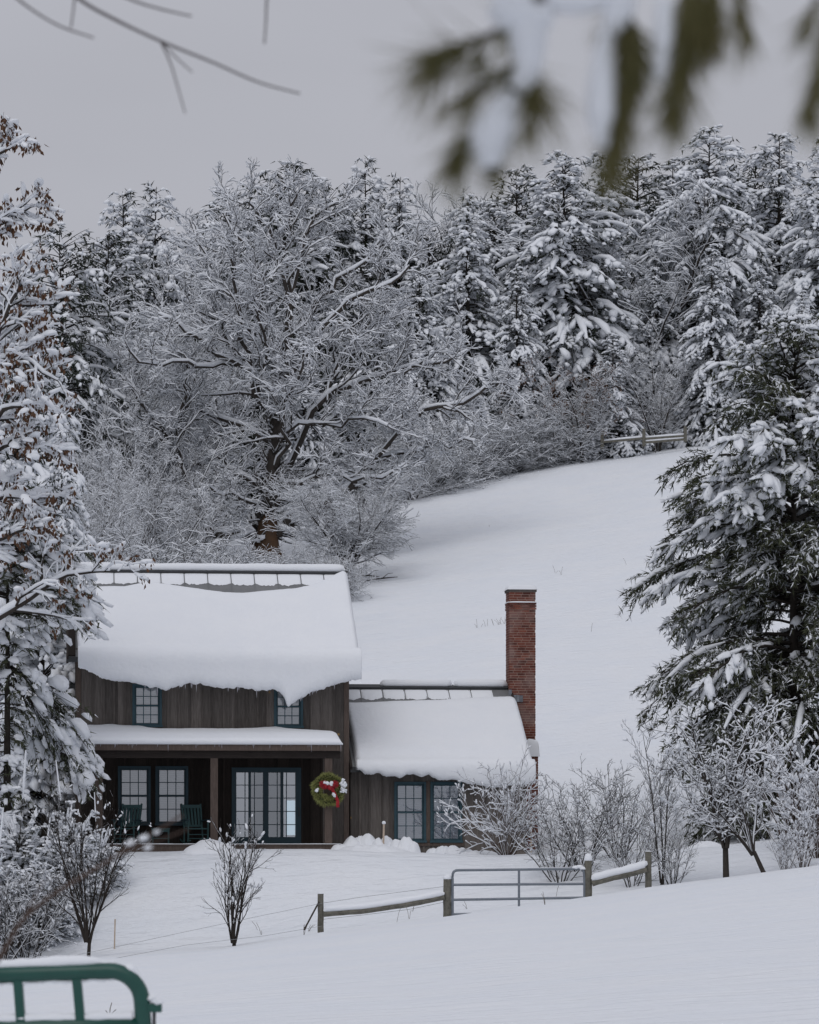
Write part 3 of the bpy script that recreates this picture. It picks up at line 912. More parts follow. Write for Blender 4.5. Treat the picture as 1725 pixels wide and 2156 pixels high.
# porch roof snow
def porch_snow():
    nu = 120; rings = []
    x0, x1 = px0 - .06, px1 + .05
    dz = (pz - (zf1 - .02)) / (-.06 - (PYF - .16))
    for u in np.linspace(0, 1, nu):
        x = x0 + (x1 - x0) * u
        e = min(u, 1 - u) * (x1 - x0); k = math.sqrt(max(0, 1 - (1 - min(1, e / .22)) ** 2))
        th = (.19 + .04 * float(fbm(x * .8, 2, 31))) * (.15 + .85 * k)
        pc = np.interp(x, [fac(p_, 1540)[0] for p_ in (60, 235, 300, 330, 420, 500, 560, 580, 610, 660, 715)], [.12, .17, .12, .02, .05, .02, .10, .12, .03, -.08, -.12])
        up = .05 * float(fbm(x * 3.5, 8, 7))
        E = np.array([PYF - .16, zf1])
        z_ = lambda y: zf1 + (y - (PYF - .16)) * dz
        pts = [[-.065, z_(-.06)], [-.07, z_(-.06) + th * .55 + max(-.1, pc - .03) + up], [-.3, z_(-.3) + th * .85 + pc * .5], [-.9, z_(-.9) + th], [-1.6, z_(-1.6) + th], [PYF + .1, z_(PYF) + th * .96],
               [PYF - .16, zf1 + th * .8], [PYF - .27, zf1 + th * .4], [PYF - .26, zf1 + .04 * th], [PYF - .2, zf1 - .012], [PYF - .1, zf1 - .005]]
        r = spline(pts, 40)
        rings.append(np.stack([np.full(len(r), x), r[:, 0], r[:, 1]], -1))
    V = np.array(rings); nr = V.shape[1]
    i = (np.arange(nu - 1)[:, None] * nr + np.arange(nr - 1)[None]).reshape(-1)
    g = Geo().add(V.reshape(-1, 3), np.stack([i, i + nr, i + nr + 1, i + 1], -1))
    g.F.setdefault(nr, []).append(np.array([list(range(nr))[::-1], [(nu - 1) * nr + q for q in range(nr)]]))
    o = on_house(g.build('snow_slab', M['snow'], None, True))
    tag(o, 'long rounded strip of snow along the porch roof', 'snow')
porch_snow()

# ------------------------------------------------------------------ porch furniture and wreath
def rocking_chair(px, turn, label):
    x, _ = fac(px, 1760, -.75)
    w = h2w(x, -.75, .0)
    t = thing('rocking_chair', label, 'rocking chair', w, TH + turn, 'rocking chairs on the porch')
    m = M['chair']
    Geo().box(-.26, .26, -.25, .22, .40, .435).build('seat', m, t)
    bk = Geo().bar([-.25, .24, .43], [-.27, .44, 1.10], .04, .04, (0, 1, 0)).bar([.25, .24, .43], [.27, .44, 1.10], .04, .04, (0, 1, 0))
    bk.bar([-.27, .415, 1.03], [.27, .415, 1.03], .03, .09).bar([-.25, .265, .50], [.25, .265, .50], .03, .06)
    b = bk.build('backrest', m, t)
    for i in range(5):
        s = -.18 + i * .09
        Geo().bar([s, .262, .53], [s * 1.06, .412, .99], .06, .014, (0, 1, 0)).build('slat', m, b)
    for sx in (-1, 1):
        Geo().bar([sx * .29, -.32, .66], [sx * .29, .32, .64], .085, .025).build('armrest', M['darkteal'], t)
        Geo().bar([sx * .28, -.23, .06], [sx * .28, -.25, .65], .04, .04, (0, 1, 0)).build('leg', m, t)
        Geo().bar([sx * .27, .20, .05], [sx * .25, .24, .45], .04, .04, (0, 1, 0)).build('leg', m, t)
        r = []
        for k in range(9):
            y = -.42 + k * .12; r.append([sx * .275, y, .02 + .10 * ((y - .02) / .5) ** 2])
        Geo().tube(r, .022, 6).build('rocker', m, t)
    st = Geo()
    for z in (.15, .26): st.bar([-.28, -.235, z], [.28, -.235, z], .022, .022)
    st.build('stretcher', m, t)
    return t
rocking_chair(412, .25, 'green slatted rocking chair beside the middle porch post')
rocking_chair(268, -.35, 'green slatted rocking chair partly behind the snowy bushes at left')
x, _ = fac(338.5, 1760, -.85)
t = thing('side_table', 'small green side table between the two rocking chairs', 'table', h2w(x, -.85, 0), TH)
Geo().box(-.25, .25, -.2, .2, .40, .43).build('table_top', M['chair'], t)
Geo().box(-.235, .235, -.19, -.165, .33, .397).build('apron', M['chair'], t)
for sx in (-1, 1):
    for sy in (-1, 1): Geo().box(sx * .215 - .018, sx * .215 + .018, sy * .17 - .018, sy * .17 + .018, 0, .397).build('leg', M['chair'], t)
Geo().box(-.2, .2, -.18, -.155, .14, .165).build('stretcher', M['chair'], t)

def needle_tris(rng, B, D, ln, wd, spread, sag=0.0):
    """thin triangles from base points B along directions D"""
    n = len(B)
    d = norm(D + rng.normal(0, spread, (n, 3)) + np.array([0, 0, -sag]))
    a = norm(np.cross(d, rng.normal(0, 1, (n, 3)))) * (wd / 2)
    ln = np.asarray(ln).reshape(-1, 1) * rng.uniform(.7, 1.3, (n, 1))
    V = np.stack([B - a, B + a, B + d * ln], 1).reshape(-1, 3)
    return V, np.arange(n * 3).reshape(-1, 3)

def wreath():
    rng = np.random.default_rng(11)
    x, z = fac(691.7, 1663, PYF - .1)
    c = h2w(x, PYF - .12, z)
    t = thing('wreath', 'big green wreath with red bow hanging on the right porch post', 'wreath', c, TH)
    n = 5200
    a = rng.uniform(0, 2 * np.pi, n); ph = rng.uniform(0, 2 * np.pi, n); rr = .125 * np.sqrt(rng.random(n)) * (1 + .18 * np.sin(a * 5))
    ring = .315
    B = np.stack([np.cos(a) * (ring + rr * np.cos(ph)), -rr * np.sin(ph) * .8, np.sin(a) * (ring + rr * np.cos(ph))], -1)
    tan = np.stack([-np.sin(a), 0 * a, np.cos(a)], -1); outw = np.stack([np.cos(a) * np.cos(ph), -np.sin(ph), np.sin(a) * np.cos(ph)], -1)
    V, Fc = needle_tris(rng, B, tan * .5 + outw * .9, .085, .016, .35)
    Geo().add(V, Fc).build('greenery', M['wreath'], t, kind='stuff')
    th = np.linspace(0, 2 * np.pi, 40)
    Geo().tube(np.stack([np.cos(th) * ring, 0 * th + .02, np.sin(th) * ring], -1), .085, 8, False).build('wire_ring', M['needle'], t)
    # bow: two loops, a knot, two tails
    b = Geo()
    for sx in (-1, 1):
        pts = []
        for k in range(13):
            u = k / 12 * 2 * np.pi
            pts.append([sx * (.02 + .10 * (1 - math.cos(u)) / 1.0), -.16 - .05 * math.sin(u), .11 + .07 * math.sin(u) + .02 * (1 - math.cos(u))])
        for p_, q in zip(pts[:-1], pts[1:]): b.bar(p_, q, .008, .11, (0, -.55, 1))
    C = np.array([[0, -.2, .11], [-.08, -.19, .10], [.08, -.2, .12], [.13, -.19, .15], [-.14, -.19, .15], [0.03, -.21, .05]])
    V, Fc = blobs(rng, C, rng.normal(0, 1, (6, 3)), np.full((6, 3), .06) * rng.uniform(.8, 1.2, (6, 1)), 1, .25, .9)
    b.add(V, Fc)
    b.build('bow', M['ribbon'], t)
    tl = Geo()
    pts = [[.06, -.21, .06], [.11, -.19, -.03], [.15, -.17, -.10], [.19, -.18, -.2], [.24, -.18, -.3], [.23, -.19, -.40], [.245, -.17, -.47]]
    for p_, q in zip(pts[:-1], pts[1:]): tl.bar(p_, q, .012, .085, (1, -.4, .3))
    tl.build('ribbon_tail', M['ribbon'], t)
    C = []; S = []
    for k in range(46):
        a = rng.uniform(-.25, .62); r = ring + rng.uniform(.02, .17)
        C.append([math.cos(a) * r, -.10 - rng.uniform(0, .05), math.sin(a) * r + .02]); s = rng.uniform(.022, .045); S.append([s, s, s * .8])
    for p_ in ([-.05, -.24, .17], [.05, -.25, .14], [.06, -.24, .18], [-.12, -.22, .19], [.12, -.18, -.12], [.15, -.18, -.15], [-.33, -.12, -.02], [-.30, -.13, .02]):
        C.append(p_); s = rng.uniform(.025, .05); S.append([s * 1.2, s, s])
    V, Fc = blobs(rng, np.array(C), rng.normal(0, 1, (len(C), 3)), np.array(S), 1, .3, .9)
    Geo().add(V, Fc).build('snow', M['snow_fine'], t, True, kind='stuff')
wreath()

# ------------------------------------------------------------------ fence, field gate
def hexpost(g, x, y, z0, z1, r, seed, S=9):
    rng = np.random.default_rng(seed); n = 6
    pts = [[x + rng.uniform(-.006, .006), y, z0 + (z1 - z0) * k / (n - 1)] for k in range(n)]
    return g.tube(pts, r * np.linspace(1.06, .97, n), S)
FD = 78.0
def fence_post(px, ptop, pbot, wpx, cap, label, seed, d=FD):
    top = P(px, ptop, d); r = wpx / F * d / 2
    base = float(G(top[0], d)) - .25
    t = thing('fence_post', label, 'fence post', (top[0], d, base), 0, 'posts of the field fence')
    hexpost(Geo(), 0, 0, 0, top[2] - base, r, seed).build('timber', M['fencewood'], t)
    if cap:
        V, Fc = blobs(np.random.default_rng(seed), np.array([[0, 0, top[2] - base + cap * .2]]), np.array([[1., 0, 0]]), np.array([[r * 1.1, r * 1.1, cap]]), 2, .06, .4)
        Geo().add(V, Fc).build('snow_cap', M['snow'], t, True)
    return top, base, r
fence_post(675.5, 1882, 1958, 13, .03, 'leaning grey fence post at the left end of the rail', 1)
fence_post(942, 1851, 1926, 17, .10, 'grey fence post where the field gate latches', 2)
fence_post(1239, 1812, 1886, 16, .15, 'round-topped grey fence post at the gate hinge', 3)
fence_post(1365.5, 1793, 1862, 14, .02, 'thin grey fence post beyond the right rail among twigs', 4)

def rail(pts_px, h_px, snow, label, seed, d=FD - .12):
    pts = np.array([P(a, b, d) for a, b in pts_px]); rng = np.random.default_rng(seed)
    o = pts.mean(0); t = thing('fence_rail', label, 'fence rail', o, 0, 'rails of the field fence')
    n = 40; u = np.linspace(0, 1, n); k = len(pts)
    q = np.stack([np.interp(u * (k - 1), np.arange(k), pts[:, c]) for c in range(3)], -1) - o
    q[:, 2] += .02 * fbm(u * 7, u * 0, seed)
    h = h_px / F * d / 2
    g = Geo(); V, Fq = tubes(q[None], (h * (1 + .18 * fbm(u * 9, u * 0 + 2, seed)))[None], 7); g.add(V, Fq).build('timber', M['fencewood'], t, False)
    if snow:
        hh = snow / F * d
        w = np.clip(np.minimum(u, 1 - u) / .03, .15, 1) ** .5 * (1 + .35 * fbm(u * 6, u * 0, seed + 5))
        for a, b in ():
            pass
        C = q + np.array([0, 0, 1]) * (h * 1.0 + (hh * .40 * w)[:, None])
        V, Fq = tubes(C[None], (hh * .55 * w)[None], 10)
        Geo().add(V, Fq).build('snow', M['snow'], t, True)
rail([(682, 1925), (760, 1919), (850, 1906), (936, 1890)], 11, 12, 'long grey rail with snow left of the field gate', 5)
rail([(1247, 1860), (1292, 1848), (1330, 1840), (1362, 1830)], 12, 15, 'snow-laden grey rail right of the gate post', 6)
def wire(name, label, pts, r, cat='wire', group=None):
    o = Geo().tube(pts, r, 4, False).build(name, M['wire'])
    return tag(o, label, cat, group)
wire('fence_wire', 'upper wire of the field fence running left from the post', [P(682, 1901, FD), P(560, 1926, 76), P(390, 1962, 73), P(200, 2003, 71), P(60, 2032, 70), P(-60, 2050, 69)], .0042, 'wire', 'wires of the field fence')
wire('fence_wire', 'lower wire of the field fence beneath the other wire', [P(682, 1949, FD), P(560, 1970, 76), P(390, 1990, 73), P(220, 2022, 71), P(60, 2052, 70), P(-60, 2072, 69)], .0042, 'wire', 'wires of the field fence')
wire('fence_wire', 'short wire above the snowy rail left of the gate', [P(676, 1902, FD), P(760, 1889, FD), P(860, 1876, FD), P(940, 1866, FD)], .005, 'wire', 'wires of the field fence')
wire('fence_wire', 'short wire under the snowy rail left of the gate', [P(676, 1936, FD), P(760, 1927, FD), P(860, 1915, FD), P(938, 1899, FD)], .005, 'wire', 'wires of the field fence')
for k, (a, b, c) in enumerate(((1476, 1468, 'top'), (1493, 1484, 'middle'), (1513, 1505, 'bottom'))):
    wire('pasture_wire', c + ' one of three thin wires across the snowy hill behind the chimney', [P(1100, a, 125), P(1250, (a + b) / 2 - 1, 128), P(1420, b, 132), P(1560, b - 8, 135)], .0085, 'wire', 'wires across the hill')
t = Geo().bar(P(641, 1957, 77), P(673, 1897, 78), .04, .04, (0, 1, 0))
tag(t.build('brace_stick', M['bark']), 'thin dark stick leaning against the left fence post', 'stick')

def farm_gate():
    d = FD - .02
    o = P(953, 1918, d)
    t = thing('farm_gate', 'grey galvanised tube gate half sunk in snow between two posts', 'gate', o)
    q = lambda a, b: P(a, b, d) - o
    r = .034
    fr = Geo()
    fr.tube([q(953, 1950), q(953, 1850), q(953.6, 1840), q(956, 1835), q(961, 1832.5), q(970, 1832), q(1100, 1830.5), q(1215, 1829), q(1226, 1830), q(1230, 1836), q(1231, 1850), q(1231, 1930)], r, 8)
    fr.build('frame', M['galv'], t)
    for a, b in ((1863, 1861), (1894.5, 1890), (1925, 1921)):
        Geo().tube([q(954, a), q(1230, b)], r * .92, 8).build('rail', M['galv'], t)
    Geo().tube([q(1093, 1831), q(1093, 1925)], r * .85, 8).build('upright', M['galv'], t)
    rng = np.random.default_rng(4)
    V, Fc = blobs(rng, np.array([q(1221, 1826), q(1213, 1827), q(1227, 1829)]), np.array([[1., 0, 0]] * 3), np.array([[.1, .06, .06]] * 3), 1, .2)
    g = Geo().add(V, Fc)
    g.tube([q(960, 1830) + [0, 0, .005], q(1090, 1828.7) + [0, 0, .005], q(1200, 1827) + [0, 0, .005]], .012, 5)
    g.build('snow', M['snow'], t, True)
farm_gate()

# green gate close to the camera
def near_gate():
    d = 9.3
    o = P(150, 2300, d)
    t = thing('green_gate', 'dark green tube gate with snow on its top rail, close by at lower left', 'gate', o)
    q = lambda a, b, dy=0: P(a, b, d + dy) - o
    r = 17.5 / F * d
    th = np.linspace(0, np.pi / 2, 9)
    fp = [q(-260, 2064, -.12), q(-100, 2057, -.06), q(0, 2052.5, 0), q(120, 2048, .0), q(232, 2044.5, .0)] + [q(232 + 67 * math.sin(a), 2111.5 - 67 * math.cos(a)) for a in th[1:]] + [q(303, 2170), q(306, 2300), q(308, 2750)]
    fr = Geo().tube(fp, r, 14); fr.build('frame', M['greengate'], t, True)
    Geo().tube([q(-260, 2171), q(0, 2163), q(150, 2159), q(300, 2157)], r * .85, 12).build('rail', M['greengate'], t, True)
    Geo().tube([q(-260, 2400), q(0, 2392), q(300, 2386)], r * .85, 12).build('rail', M['greengate'], t, True)
    for a, b in ((38, 46), (162, 172)):
        Geo().box(-.0, .0, 0, 0, 0, 0)
        p0, p1 = q(a, 2060), q(b, 2170); p2 = p1 + (p1 - p0) * 4.5
        Geo().bar(p0, p2, 19 / F * d, .03, (0, 1, 0)).build('upright', M['greengate'], t)
    Geo().bar(q(300, 2122), q(341, 2122), .03, 18 / F * d).build('hinge_lug', M['greengate'], t)
    Geo().tube([q(325, 2128), q(324, 2200)], .006, 6).build('hinge_pin', M['ridge'], t)
    rng = np.random.default_rng(8)
    xs = np.linspace(-250, 245, 80)
    ln = np.stack([q(x, np.interp(x, [-260, 0, 120, 245], [2064, 2052.5, 2048, 2043])) for x in xs])
    prof = np.interp(xs, [-260, 60, 110, 150, 195, 215, 245], [.014, .016, .020, .018, .016, .006, .004]) * (1 + .3 * fbm(xs / 24, xs * 0, 3))
    ln = ln + np.array([0, .004, 0]) + np.array([0, 0, 1]) * (r * .80 + prof[:, None] * .6)
    g = Geo(); V, Fq = tubes(ln[None], prof[None], 10); g.add(V, Fq)
    arc = np.stack([q(240 + 66 * math.sin(a), 2105 - 66 * math.cos(a)) for a in np.linspace(.25, 1.35, 16)]) + np.array([.006, 0, .009])
    g.add(*tubes(arc[None], (np.array([.002, .008, .013, .015, .014, .012, .010, .008, .006, .006, .005, .004, .004, .003, .002, .001]))[None], 8))
    V, Fc = blobs(rng, np.array([q(328, 2108), q(320, 2102), q(334, 2112)]), np.array([[1., 0, .2]] * 3), np.array([[.016, .02, .012]] * 3), 2, .12); g.add(V, Fc)
    # frozen crumbs under the rail, snow on the lower rail
    n = 46; C = np.stack([q(x, np.interp(x, [-250, 0, 230], [2082, 2071, 2063]) + rng.uniform(-1, 3)) for x in np.linspace(-250, 235, n)])
    V, Fc = blobs(rng, C, np.tile([1., 0, 0], (n, 1)), np.stack([rng.uniform(.01, .022, n), np.full(n, .012), rng.uniform(.002, .006, n)], -1), 1, .25, 1); g.add(V, Fc)
    xs = np.linspace(-250, 280, 60); ln = np.stack([q(x, np.interp(x, [-260, 0, 300], [2171, 2163, 2157])) for x in xs])
    pr = .014 * (1 + .8 * fbm(xs / 30, xs * 0, 5)); ln = ln + np.array([0, 0, 1]) * (r * .7 + pr[:, None] * .5)
    g.add(*tubes(ln[None], pr[None], 8))
    g.build('snow', M['snow'], t, True)
near_gate()

# far rail fence at the top of the field
def far_fence():
    d = 208.0
    o = P(1265, 925, d)
    t = thing('rail_fence', 'old rail fence with snowy rails at the top of the hill field', 'fence', o)
    q = lambda a, b: P(a, b, d) - o
    for a, b, c in ((1268, 908, 945), (1356, 903, 940), (1443, 898, 930)):
        Geo().bar(q(a, c), q(a, b), .2, .2, (0, 1, 0)).build('post', M['fencewood'], t)
    for (a, b, c, e) in ((1270, 931, 1355, 923), (1357, 924, 1442, 918), (1357, 932, 1442, 925)):
        rl = Geo().bar(q(a, b), q(c, e), .13, .13).build('rail', M['fencewood'], t)
        Geo().tube([q(a, b) + [0, 0, .10], (q(a, b) + q(c, e)) / 2 + [0, 0, .12], q(c, e) + [0, 0, .12]], .075, 8).build('snow', M['snow'], rl, True)
far_fence()

def stake(px, pt, pb, label, d, w=.05, knob=True):
    a, b = P(px, pb, d), P(px - 1, pt, d); b[0] = a[0] + .01
    z = float(G(a[0], d)) - .1
    t = thing('marker_stake', label, 'stake', (a[0], d, z), 0, 'wooden marker stakes')
    Geo().bar([0, 0, 0], [.02, 0, b[2] - z], w, w, (0, 1, 0)).build('wood', M['stake'], t)
    if knob:
        V, Fc = blobs(np.random.default_rng(3), np.array([[.02, 0, b[2] - z + .03]]), np.array([[1., 0, 0]]), np.array([[.055, .055, .055]]), 1, .1, .8)
        Geo().add(V, Fc).build('snow_cap', M['snow'], t, True)
stake(807, 1735, 1765, 'pale wooden stake with snow knob standing in the snow pile', 86.6)
stake(1118, 1722, 1786, 'pale wooden stake in front of the brick chimney base', 85.5, .04, False)
stake(241, 1935, 1990, 'pale slanting stake behind the left bare sapling', 79.5, .032, False)

# plowed heaps of snow by the wing, a drift on the porch edge
def heap(items, label, seed, rough=1.0):
    """heap as a height field: items are (column, top row, width in picture pixels, depth)"""
    tops = [(P(px, pt, dd), wpx / F * dd / 2) for px, pt, wpx, dd in items]
    x0 = min(t[0] - 1.5 * w for t, w in tops) - .2; x1 = max(t[0] + 1.5 * w for t, w in tops) + .2
    y0 = min(t[1] for t, w in tops) - 1.3; y1 = max(t[1] for t, w in tops) + 1.1
    nx, ny = 130, 70
    X, Y = np.meshgrid(np.linspace(x0, x1, nx), np.linspace(y0, y1, ny))
    g0 = G(X, Y); H = np.zeros_like(X)
    Xw = X + .12 * fbm(X * 2.2, Y * 2.2, seed) * rough; Yw = Y + .12 * fbm(X * 2.2, Y * 2.2, seed + 8) * rough
    for t, w in tops:
        hh = max(.1, t[2] - float(G(t[0], t[1])))
        r2 = ((Xw - t[0]) / w) ** 2 + ((Yw - t[1]) / (w * 1.15)) ** 2
        H = np.maximum(H, hh * np.clip(1 - r2 * .62, 0, 1) ** .62)
    H = H * (1 + .5 * rough * fbm(X * 3.4, Y * 3.4, seed + 2)) + rough * .16 * np.abs(fbm(X * 4.5, Y * 4.5, seed + 5)) * np.clip(H * 8, 0, 1)
    Z = g0 + H - .05
    V = np.stack([X, Y, Z], -1).reshape(-1, 3)
    i = (np.arange(ny - 1)[:, None] * nx + np.arange(nx - 1)[None]).reshape(-1)
    keep = (H.reshape(-1)[i] + H.reshape(-1)[i + 1] + H.reshape(-1)[i + nx]) > 0
    i = i[keep]
    o = link('snow_heap', mesh_np('snow_heap', V, [np.stack([i, i + 1, i + nx + 1, i + nx], -1)], M['snow'], True))
    tag(o, label, 'snow heap', 'snow heaps in front of the house')
heap([(718, 1774, 35, 86.6), (740, 1762, 37, 86.8), (757, 1756, 30, 87.0), (776, 1755, 37, 86.9), (797, 1762, 30, 86.7), (815, 1756, 30, 87.0), (838, 1763, 30, 86.8), (858, 1761, 35, 86.6), (872, 1770, 25, 86.4), (790, 1778, 125, 86.2)],
     'lumpy plowed snow heap before the wing wall, with a stake in it', 3)
heap([(915, 1782, 30, 86.9), (935, 1777, 35, 86.8), (956, 1778, 35, 86.6), (980, 1783, 30, 86.4), (1000, 1788, 37, 86.2), (1030, 1789, 41, 86.6)],
     'low broken snow heap below the right wing window', 5)
heap([(441, 1764, 66, 85.3), (415, 1775, 50, 85.1), (470, 1774, 45, 85.2)], 'smooth snow mound against the porch edge behind the bare shrub', 9, .35)
heap([(1485, 1768, 60, 86), (1505, 1778, 38, 85.6), (1462, 1786, 33, 85.5)], 'snow-covered brush heap between the bare trees at right', 12, .5)

# small stuff in the snow: weeds, fallen twigs
def weeds():
    rng = np.random.default_rng(21); g = Geo()
    spots = [(648, 1962), (640, 1968), (868, 1920), (862, 1935), (1170, 1890), (545, 1960), (552, 1970), (985, 1915), (1148, 1905), (230, 2140), (205, 2260), (835, 1942), (90, 1990)]
    spots += [(1003 + i * 9 + rng.uniform(-4, 4), 1322 - i * 1.2) for i in range(9)] + [(1170, 1207), (1182, 1210), (1030, 1110), (1245, 1330), (1320, 1190)]
    for px, py in spots:
        x, y, z = hit(px, py); s = y / 80
        for k in range(rng.integers(1, 4)):
            h = rng.uniform(.12, .4) * min(s, 1.0); l = rng.normal(0, .12, 2)
            g.tube([[x, y, z - .05], [x + l[0] * .5, y, z + h * .6], [x + l[0], y + l[1], z + h]], (.005 if y < 90 else .006), 3, False)
    o = g.build('dry_weeds', M['weed'], None, kind='stuff')
    o['label'] = 'scattered dry weed stems poking through the snow field'
    o['category'] = 'weeds'
    for k, (px, py, l, a) in enumerate(((805, 1223, 1.6, .25), (775, 1217, 2.2, -.1))):
        x, y, z = hit(px, py)
        p_ = np.array([[x - l / 2, y, z + .02], [x, y + .1, z + .14], [x + l / 2, y, z + .05 + a * .6]])
        g = Geo().tube(p_, [.03, .04, .015], 5).tube([p_[1], p_[1] + [.3, .1, .25], p_[1] + [.55, .1, .28]], [.02, .015, .008], 5)
        tag(g.build('fallen_branch', M['barkdark']), 'dark fallen twig lying on snow beside the roof ridge' if k else 'curved fallen branch on the snow slope right of the ridge', 'branch')
weeds()

# ------------------------------------------------------------------ trees and shrubs
UP = np.array([0, 0, 1.0])
def grow(rng, Pp, R, n, t0, t1, ang, ratio, up, K, curv, rr=.62, rmin=.004, jit=.35, tip=.25, plane=None):
    """children of the limbs Pp (N,K,3) with radii R: n per limb between t0 and t1 along it"""
    N, Kp = Pp.shape[:2]
    idx = np.repeat(np.arange(N), n); m = len(idx)
    t = t0 + (t1 - t0) * ((np.tile(np.arange(n), N) + rng.random(m)) / n)
    f = t * (Kp - 1); i = np.minimum(f.astype(int), Kp - 2); w = (f - i)[:, None]
    B = Pp[idx, i] * (1 - w) + Pp[idx, i + 1] * w
    T = norm(Pp[idx, i + 1] - Pp[idx, i])
    rb = R[idx, i] * (1 - w[:, 0]) + R[idx, i + 1] * w[:, 0]
    Lp = np.linalg.norm(np.diff(Pp, axis=1), axis=2).sum(1)[idx]
    rnd = rng.normal(0, 1, (m, 3))
    if plane is not None: rnd = rnd * np.asarray(plane)
    S = norm(rnd - (rnd * T).sum(1, keepdims=True) * T)
    a = rad(ang) * rng.uniform(.7, 1.3, m)[:, None]
    d = norm(np.cos(a) * T + np.sin(a) * S + UP * up * rng.uniform(.3, 1.5, m)[:, None])
    L = Lp * ratio * rng.uniform(1 - jit, 1 + jit, m) * (1.15 - .5 * t)
    pts = [B]; dd = d
    st = (L / (K - 1))[:, None]
    for k in range(K - 1):
        pts.append(pts[-1] + dd * st)
        dd = norm(dd + rng.normal(0, curv, (m, 3)) + UP * up * .25)
    Q = np.stack(pts, 1)
    r0 = np.maximum(rb * rr, rmin)
    r = r0[:, None] * np.linspace(1, tip, K)[None]
    return Q, np.maximum(r, rmin * .6)

def snow_on(rng, Pp, R, S, a, b, cap, thresh=0.0, keep=1.0):
    """snow ridges lying on limbs: thicker where the limb is flatter"""
    if keep < 1:
        k = rng.random(len(Pp)) < keep; Pp, R = Pp[k], R[k]
    T = norm(np.gradient(Pp, axis=1))
    hz = np.sqrt(np.clip(1 - T[..., 2] ** 2, 0, 1))
    N = norm(UP - T * T[..., 2:3] + 1e-6)
    rs = np.minimum(a * R + b, cap) * np.clip((hz - thresh) / (1 - thresh), 0, 1) ** .8 * rng.uniform(.6, 1.3, R.shape)
    C = Pp + N * (np.maximum(R * .75, R + .35 * rs - .3 * rs) * .9 + rs * .38)[..., None]
    return tubes(C, rs, S)

def limb(pts_px, d0, r0, r1, K, dep=0.0, rng=None, curve=0.0):
    """a limb through picture points; depth drifts by dep metres to the tip"""
    n = len(pts_px)
    q = np.array([P(a, b, d0 + dep * (i / (n - 1))) for i, (a, b) in enumerate(pts_px)])
    u = np.linspace(0, n - 1, K)
    Q = np.stack([np.interp(u, np.arange(n), q[:, c]) for c in range(3)], -1)
    k = np.array([.25, .5, .25])
    for _ in range(1):
        Q[1:-1] = Q[:-2] * .2 + Q[1:-1] * .6 + Q[2:] * .2
    if rng is not None: Q[1:] += rng.normal(0, curve, (K - 1, 3))
    return Q, np.linspace(1, 0, K) ** .8 * (r0 - r1) + r1

def tree_obj(name, label, cat, base, wood, snow, bark, snowmat='snow_fine', group=None, extra=(), rz=0, scale=None):
    t = thing(name, label, cat, base, rz, group, scale)
    link('trunk', wood, t)
    link('snow_cover', snow, t, kind='stuff')
    for nm, me in extra: link(nm, me, t, kind='stuff')
    return t

def copy_thing(t, label, loc, rz, scale, group=None):
    c = t.copy(); COL.objects.link(c)
    c.location = [float(v) for v in loc]; c.rotation_euler = (0, 0, rz); c.scale = scale; c['label'] = label
    if group: c['group'] = group
    for ch in list(t.children):
        k = ch.copy(); k.parent = c; COL.objects.link(k)
    return c

